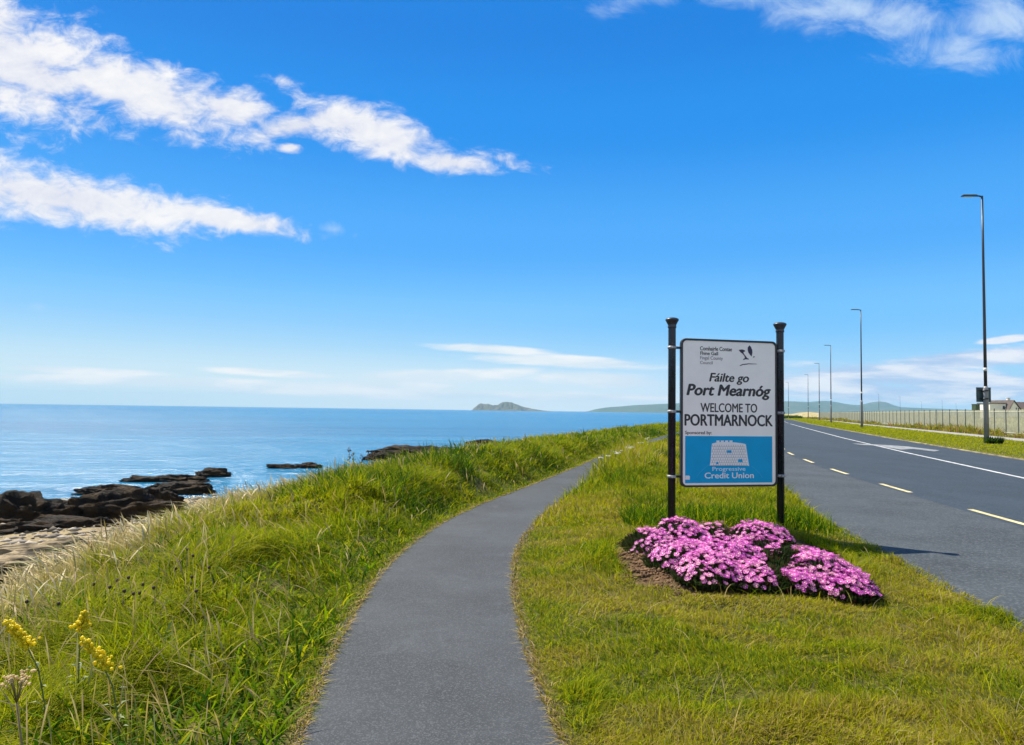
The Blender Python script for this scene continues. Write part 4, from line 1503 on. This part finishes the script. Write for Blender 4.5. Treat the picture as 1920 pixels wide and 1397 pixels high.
# low dark hedge where the road tops the rise
hd = gp(1484, 786)
hq = at(1482, 781, 235)
n = 2600
a_ = rng.uniform(-3.2, 3.2, n)
v1 = blades(a_, rng.normal(0, .8, n), rng.uniform(.3, .9, n), rng.uniform(.12, .22, n), rng.uniform(0, 6.28, n), np.abs(rng.normal(.6, .3, n)), palette(n, [G_DEEP, (.025, .05, .01), G_MID], [.5, .3, .2]), z0=rng.uniform(0, .6, n))
o = link('low_hedge', mesh_np('low_hedge', v1[0], v1[1], v1[2], M['grass'], v1[3]), None, (hq.x, hq.y, 0))
tag(o, 'low dark green hedge at the far end of the road beside the right sign post', 'hedge')

# ------------------------------------------------------------------ haze
hz = MB().box((0, 3570, 58.5), (18400, 7900, 129)).build('haze', M['hill'])
hm = bpy.data.materials.new('sea_haze')
hm.use_nodes = True
hn = NT(hm.node_tree)
hm.node_tree.nodes.clear()
ho = hn.n('ShaderNodeOutputMaterial')
hv = hn.n('ShaderNodeVolumePrincipled')
hv.inputs['Color'].default_value = (.42, .72, .95, 1)
hv.inputs['Density'].default_value = 1e-4
hv.inputs['Anisotropy'].default_value = 0.0
hm.node_tree.links.new(hv.outputs[0], ho.inputs[1])
hz.data.materials.clear()
hz.data.materials.append(hm)
tag(hz, kind='stuff')

# ------------------------------------------------------------------ sky and sun
SUN_EL, SUN_AZ = R(55), R(-52)           # azimuth clockwise from +Y: the sun stands over the sea on the left
wd = bpy.data.worlds.new('World')
scene.world = wd
wd.use_nodes = True
wn = NT(wd.node_tree)
wd.node_tree.nodes.clear()
wo = wn.n('ShaderNodeOutputWorld')
STR = .15
sky = wn.n('ShaderNodeTexSky', sky_type='NISHITA', sun_disc=False, sun_elevation=SUN_EL, sun_rotation=SUN_AZ, altitude=0, air_density=1.0, dust_density=.4, ozone_density=2.5)
gen = wn.n('ShaderNodeTexCoord').outputs['Generated']
sep = wn.n('ShaderNodeSeparateXYZ', i_0=gen)
dy = wn.math('MAXIMUM', wn.math('ABSOLUTE', sep.outputs[1]), .02)
gu, gv = wn.math('DIVIDE', sep.outputs[0], dy), wn.math('DIVIDE', sep.outputs[2], dy)
uv = wn.n('ShaderNodeCombineXYZ', i_0=gu, i_1=gv, i_2=0.0).outputs[0]
EXPO = 1.05


def cl_(c): return tuple(v / STR / 2 ** EXPO for v in c)


ramp = wn.n('ShaderNodeValToRGB', i_0=sep.outputs[2])
cr = ramp.color_ramp
cr.interpolation = 'EASE'
stops = [(0.0, (.42, .70, .93)), (.05, (.33, .65, .95)), (.12, (.16, .53, .98)), (.22, (.060, .39, .95)), (.36, (.004, .270, .84)), (.47, (.000, .210, .74)), (.75, (.015, .19, .56)), (1.0, (.025, .16, .45))]
while len(cr.elements) < len(stops): cr.elements.new(.5)
for e, (p_, c_) in zip(cr.elements, stops):
    e.position = p_
    e.color = (*c_, 1)
grad = wn.mix(1.0, ramp.outputs[0], (1 / STR / 2 ** EXPO,) * 3, 'MULTIPLY')
grad = wn.mix(.02, grad, wn.mix(1.0, sky.outputs[0], (1.5, 1.5, 1.5), 'MULTIPLY'))
# pale glow low over the sea on the sun's side
sunh = wn.n('ShaderNodeVectorMath', operation='DOT_PRODUCT', i_0=gen, i_1=(math.sin(SUN_AZ), math.cos(SUN_AZ), 0.0)).outputs['Value']
glow = wn.math('MULTIPLY', wn.rng(sunh, .25, 1.0), wn.rng(sep.outputs[2], .17, .0))
grad = wn.mix(wn.math('MULTIPLY', wn.rng(sunh, .0, .9), wn.rng(sep.outputs[2], .085, .0, 0, .95)), grad, cl_((1.22, 1.12, 1.02)))
grad = wn.mix(wn.math('MULTIPLY', glow, .85), grad, cl_((.62, .84, .93)))
SKYSAT = grad


def skyuv(px, py):
    d = ray(px, py)
    return d.x / d.y, d.z / d.y


def ell(px, py, rx, ry, rot, gain=1.0):
    """rotated ellipse field in sky directions: 1 in the middle, 0 on its rim, negative outside"""
    cu, cv = skyuv(px, py)
    mp = wn.n('ShaderNodeMapping', vector_type='TEXTURE', i_Vector=uv, i_Location=(cu, cv, 0), i_Rotation=(0, 0, R(-rot)), i_Scale=(rx / F, ry / F, 1)).outputs[0]
    ln = wn.n('ShaderNodeVectorMath', operation='LENGTH', i_0=mp).outputs['Value']
    return wn.math('MULTIPLY', wn.math('SUBTRACT', 1.0, ln), gain)


def union(l):
    o = l[0]
    for e in l[1:]: o = wn.math('SMOOTH_MAX', o, e, .18)
    return o


def snoise(sx, sy, rot, scale, detail=7, rough=.6, dist=0.0):
    mp = wn.n('ShaderNodeMapping', i_Vector=uv, i_Rotation=(0, 0, R(rot)), i_Scale=(sx, sy, 1)).outputs[0]
    return wn.noise(mp, scale, detail, rough, dist)


nA = snoise(1.0, 2.2, 14, 7.5, 9, .62, .35)
nB = snoise(1.0, 1.6, 25, 24, 8, .65, .5)
big = union([ell(20, 120, 330, 125, 16), ell(250, 170, 290, 75, 18), ell(430, 205, 110, 50, 10), ell(560, 236, 150, 38, -10), ell(630, 225, 110, 42, 8), ell(700, 250, 190, 56, 18), ell(850, 305, 110, 26, 4), ell(545, 275, 34, 14, 0),
             ell(-60, 40, 220, 90, 20), ell(110, 372, 370, 66, 8), ell(-60, 350, 240, 70, 4), ell(420, 410, 210, 30, 8), ell(530, 152, 40, 10, 5, .25), ell(930, 295, 80, 16, 15, .4)])
dens = wn.math('ADD', wn.math('MULTIPLY', big, 1.35), wn.math('ADD', wn.math('MULTIPLY', wn.math('SUBTRACT', nA, .5), 2.1), wn.math('MULTIPLY', wn.math('SUBTRACT', nB, .5), 1.9)))
aBig = wn.rng(dens, -.05, .95)
wisp = union([ell(1620, 20, 330, 75, 10), ell(1190, 0, 120, 44, -8), ell(1400, -10, 140, 40, 5), ell(1800, 95, 190, 60, 5), ell(1900, 40, 200, 70, 0), ell(70, 575, 30, 10, 0, .4), ell(620, 430, 50, 12, 0, .4)])
nC = snoise(1.0, 1.7, 30, 10, 9, .68, .6)
dens2 = wn.math('ADD', wisp, wn.math('MULTIPLY', wn.math('SUBTRACT', nC, .5), 2.6))
aWisp = wn.rng(dens2, .05, 1.25, 0, .78)
low = union([ell(700, 735, 420, 12, 1), ell(1050, 745, 260, 10, 0), ell(920, 655, 130, 10, 3), ell(1060, 678, 190, 13, 2), ell(800, 706, 200, 15, -2), ell(940, 700, 90, 12, -6), ell(1130, 712, 150, 17, 3), ell(150, 695, 170, 8, 2), ell(520, 700, 130, 8, 3),
             ell(300, 716, 420, 11, 1), ell(720, 722, 160, 9, 0), ell(1560, 718, 150, 20, 0), ell(1700, 705, 260, 24, 2), ell(1840, 672, 220, 20, -5), ell(1850, 728, 220, 24, 0), ell(1620, 735, 200, 18, 0), ell(1890, 636, 60, 7, -8), ell(1700, 745, 250, 14, 0)])
nD = snoise(.35, 2.4, 2, 16, 7, .6, .2)
dens3 = wn.math('ADD', wn.math('MULTIPLY', low, 1.2), wn.math('MULTIPLY', wn.math('SUBTRACT', nD, .5), 2.0))
aLow = wn.rng(dens3, -.15, .55, 0, .95)


# cloud colours: sunlit white with lavender-grey bodies
shade = wn.rng(wn.math('ADD', wn.math('MULTIPLY', nA, .6), wn.math('MULTIPLY', nB, .5)), .35, .75)
cBig = wn.mix(shade, cl_((.72, .75, .88)), cl_((.97, .97, .98)))
sidew = wn.rng(gu, .05, .5)
lowv = wn.rng(nD, .42, .62)
cLow = wn.mix(sidew, wn.mix(lowv, cl_((.78, .88, .95)), cl_((1.0, 1.0, .99))), wn.mix(lowv, cl_((.46, .62, .88)), cl_((.90, .92, .98))))
skyc = wn.mix(aWisp, SKYSAT, cl_((.62, .78, .97)))
skyc = wn.mix(aLow, skyc, cLow)
skyc = wn.mix(aBig, skyc, cBig)
# broken white cloud added to the unseen sky behind, brightening the sign panel
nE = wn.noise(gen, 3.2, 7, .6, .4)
aBackFill = wn.math('MULTIPLY', wn.rng(sep.outputs[1], -.08, -.5), wn.rng(nE, .36, .56, 0, .88))
skyc = wn.mix(aBackFill, skyc, cl_((.98, .97, .95)))
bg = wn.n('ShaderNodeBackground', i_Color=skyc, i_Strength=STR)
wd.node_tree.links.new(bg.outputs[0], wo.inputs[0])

sl_ = bpy.data.lights.new('sun', 'SUN')
sl_.energy = 4.6
sl_.angle = R(.53)
sl_.color = (1.0, .90, .74)
so = bpy.data.objects.new('sun', sl_)
sdir = Vector((math.sin(SUN_AZ) * math.cos(SUN_EL), math.cos(SUN_AZ) * math.cos(SUN_EL), math.sin(SUN_EL)))
so.rotation_euler = (-sdir).to_track_quat('-Z', 'Y').to_euler()
so.location = (-20, 10, 30)
col.objects.link(so)

scene.view_settings.view_transform = 'Standard'
scene.view_settings.look = 'None'
scene.view_settings.exposure = EXPO
scene.view_settings.gamma = 1.0
scene.render.engine = 'CYCLES'
cy = scene.cycles
cy.use_denoising = True
cy.max_bounces = 6
cy.diffuse_bounces = 3
cy.glossy_bounces = 3
cy.transmission_bounces = 3
cy.transparent_max_bounces = 6
cy.volume_bounces = 0
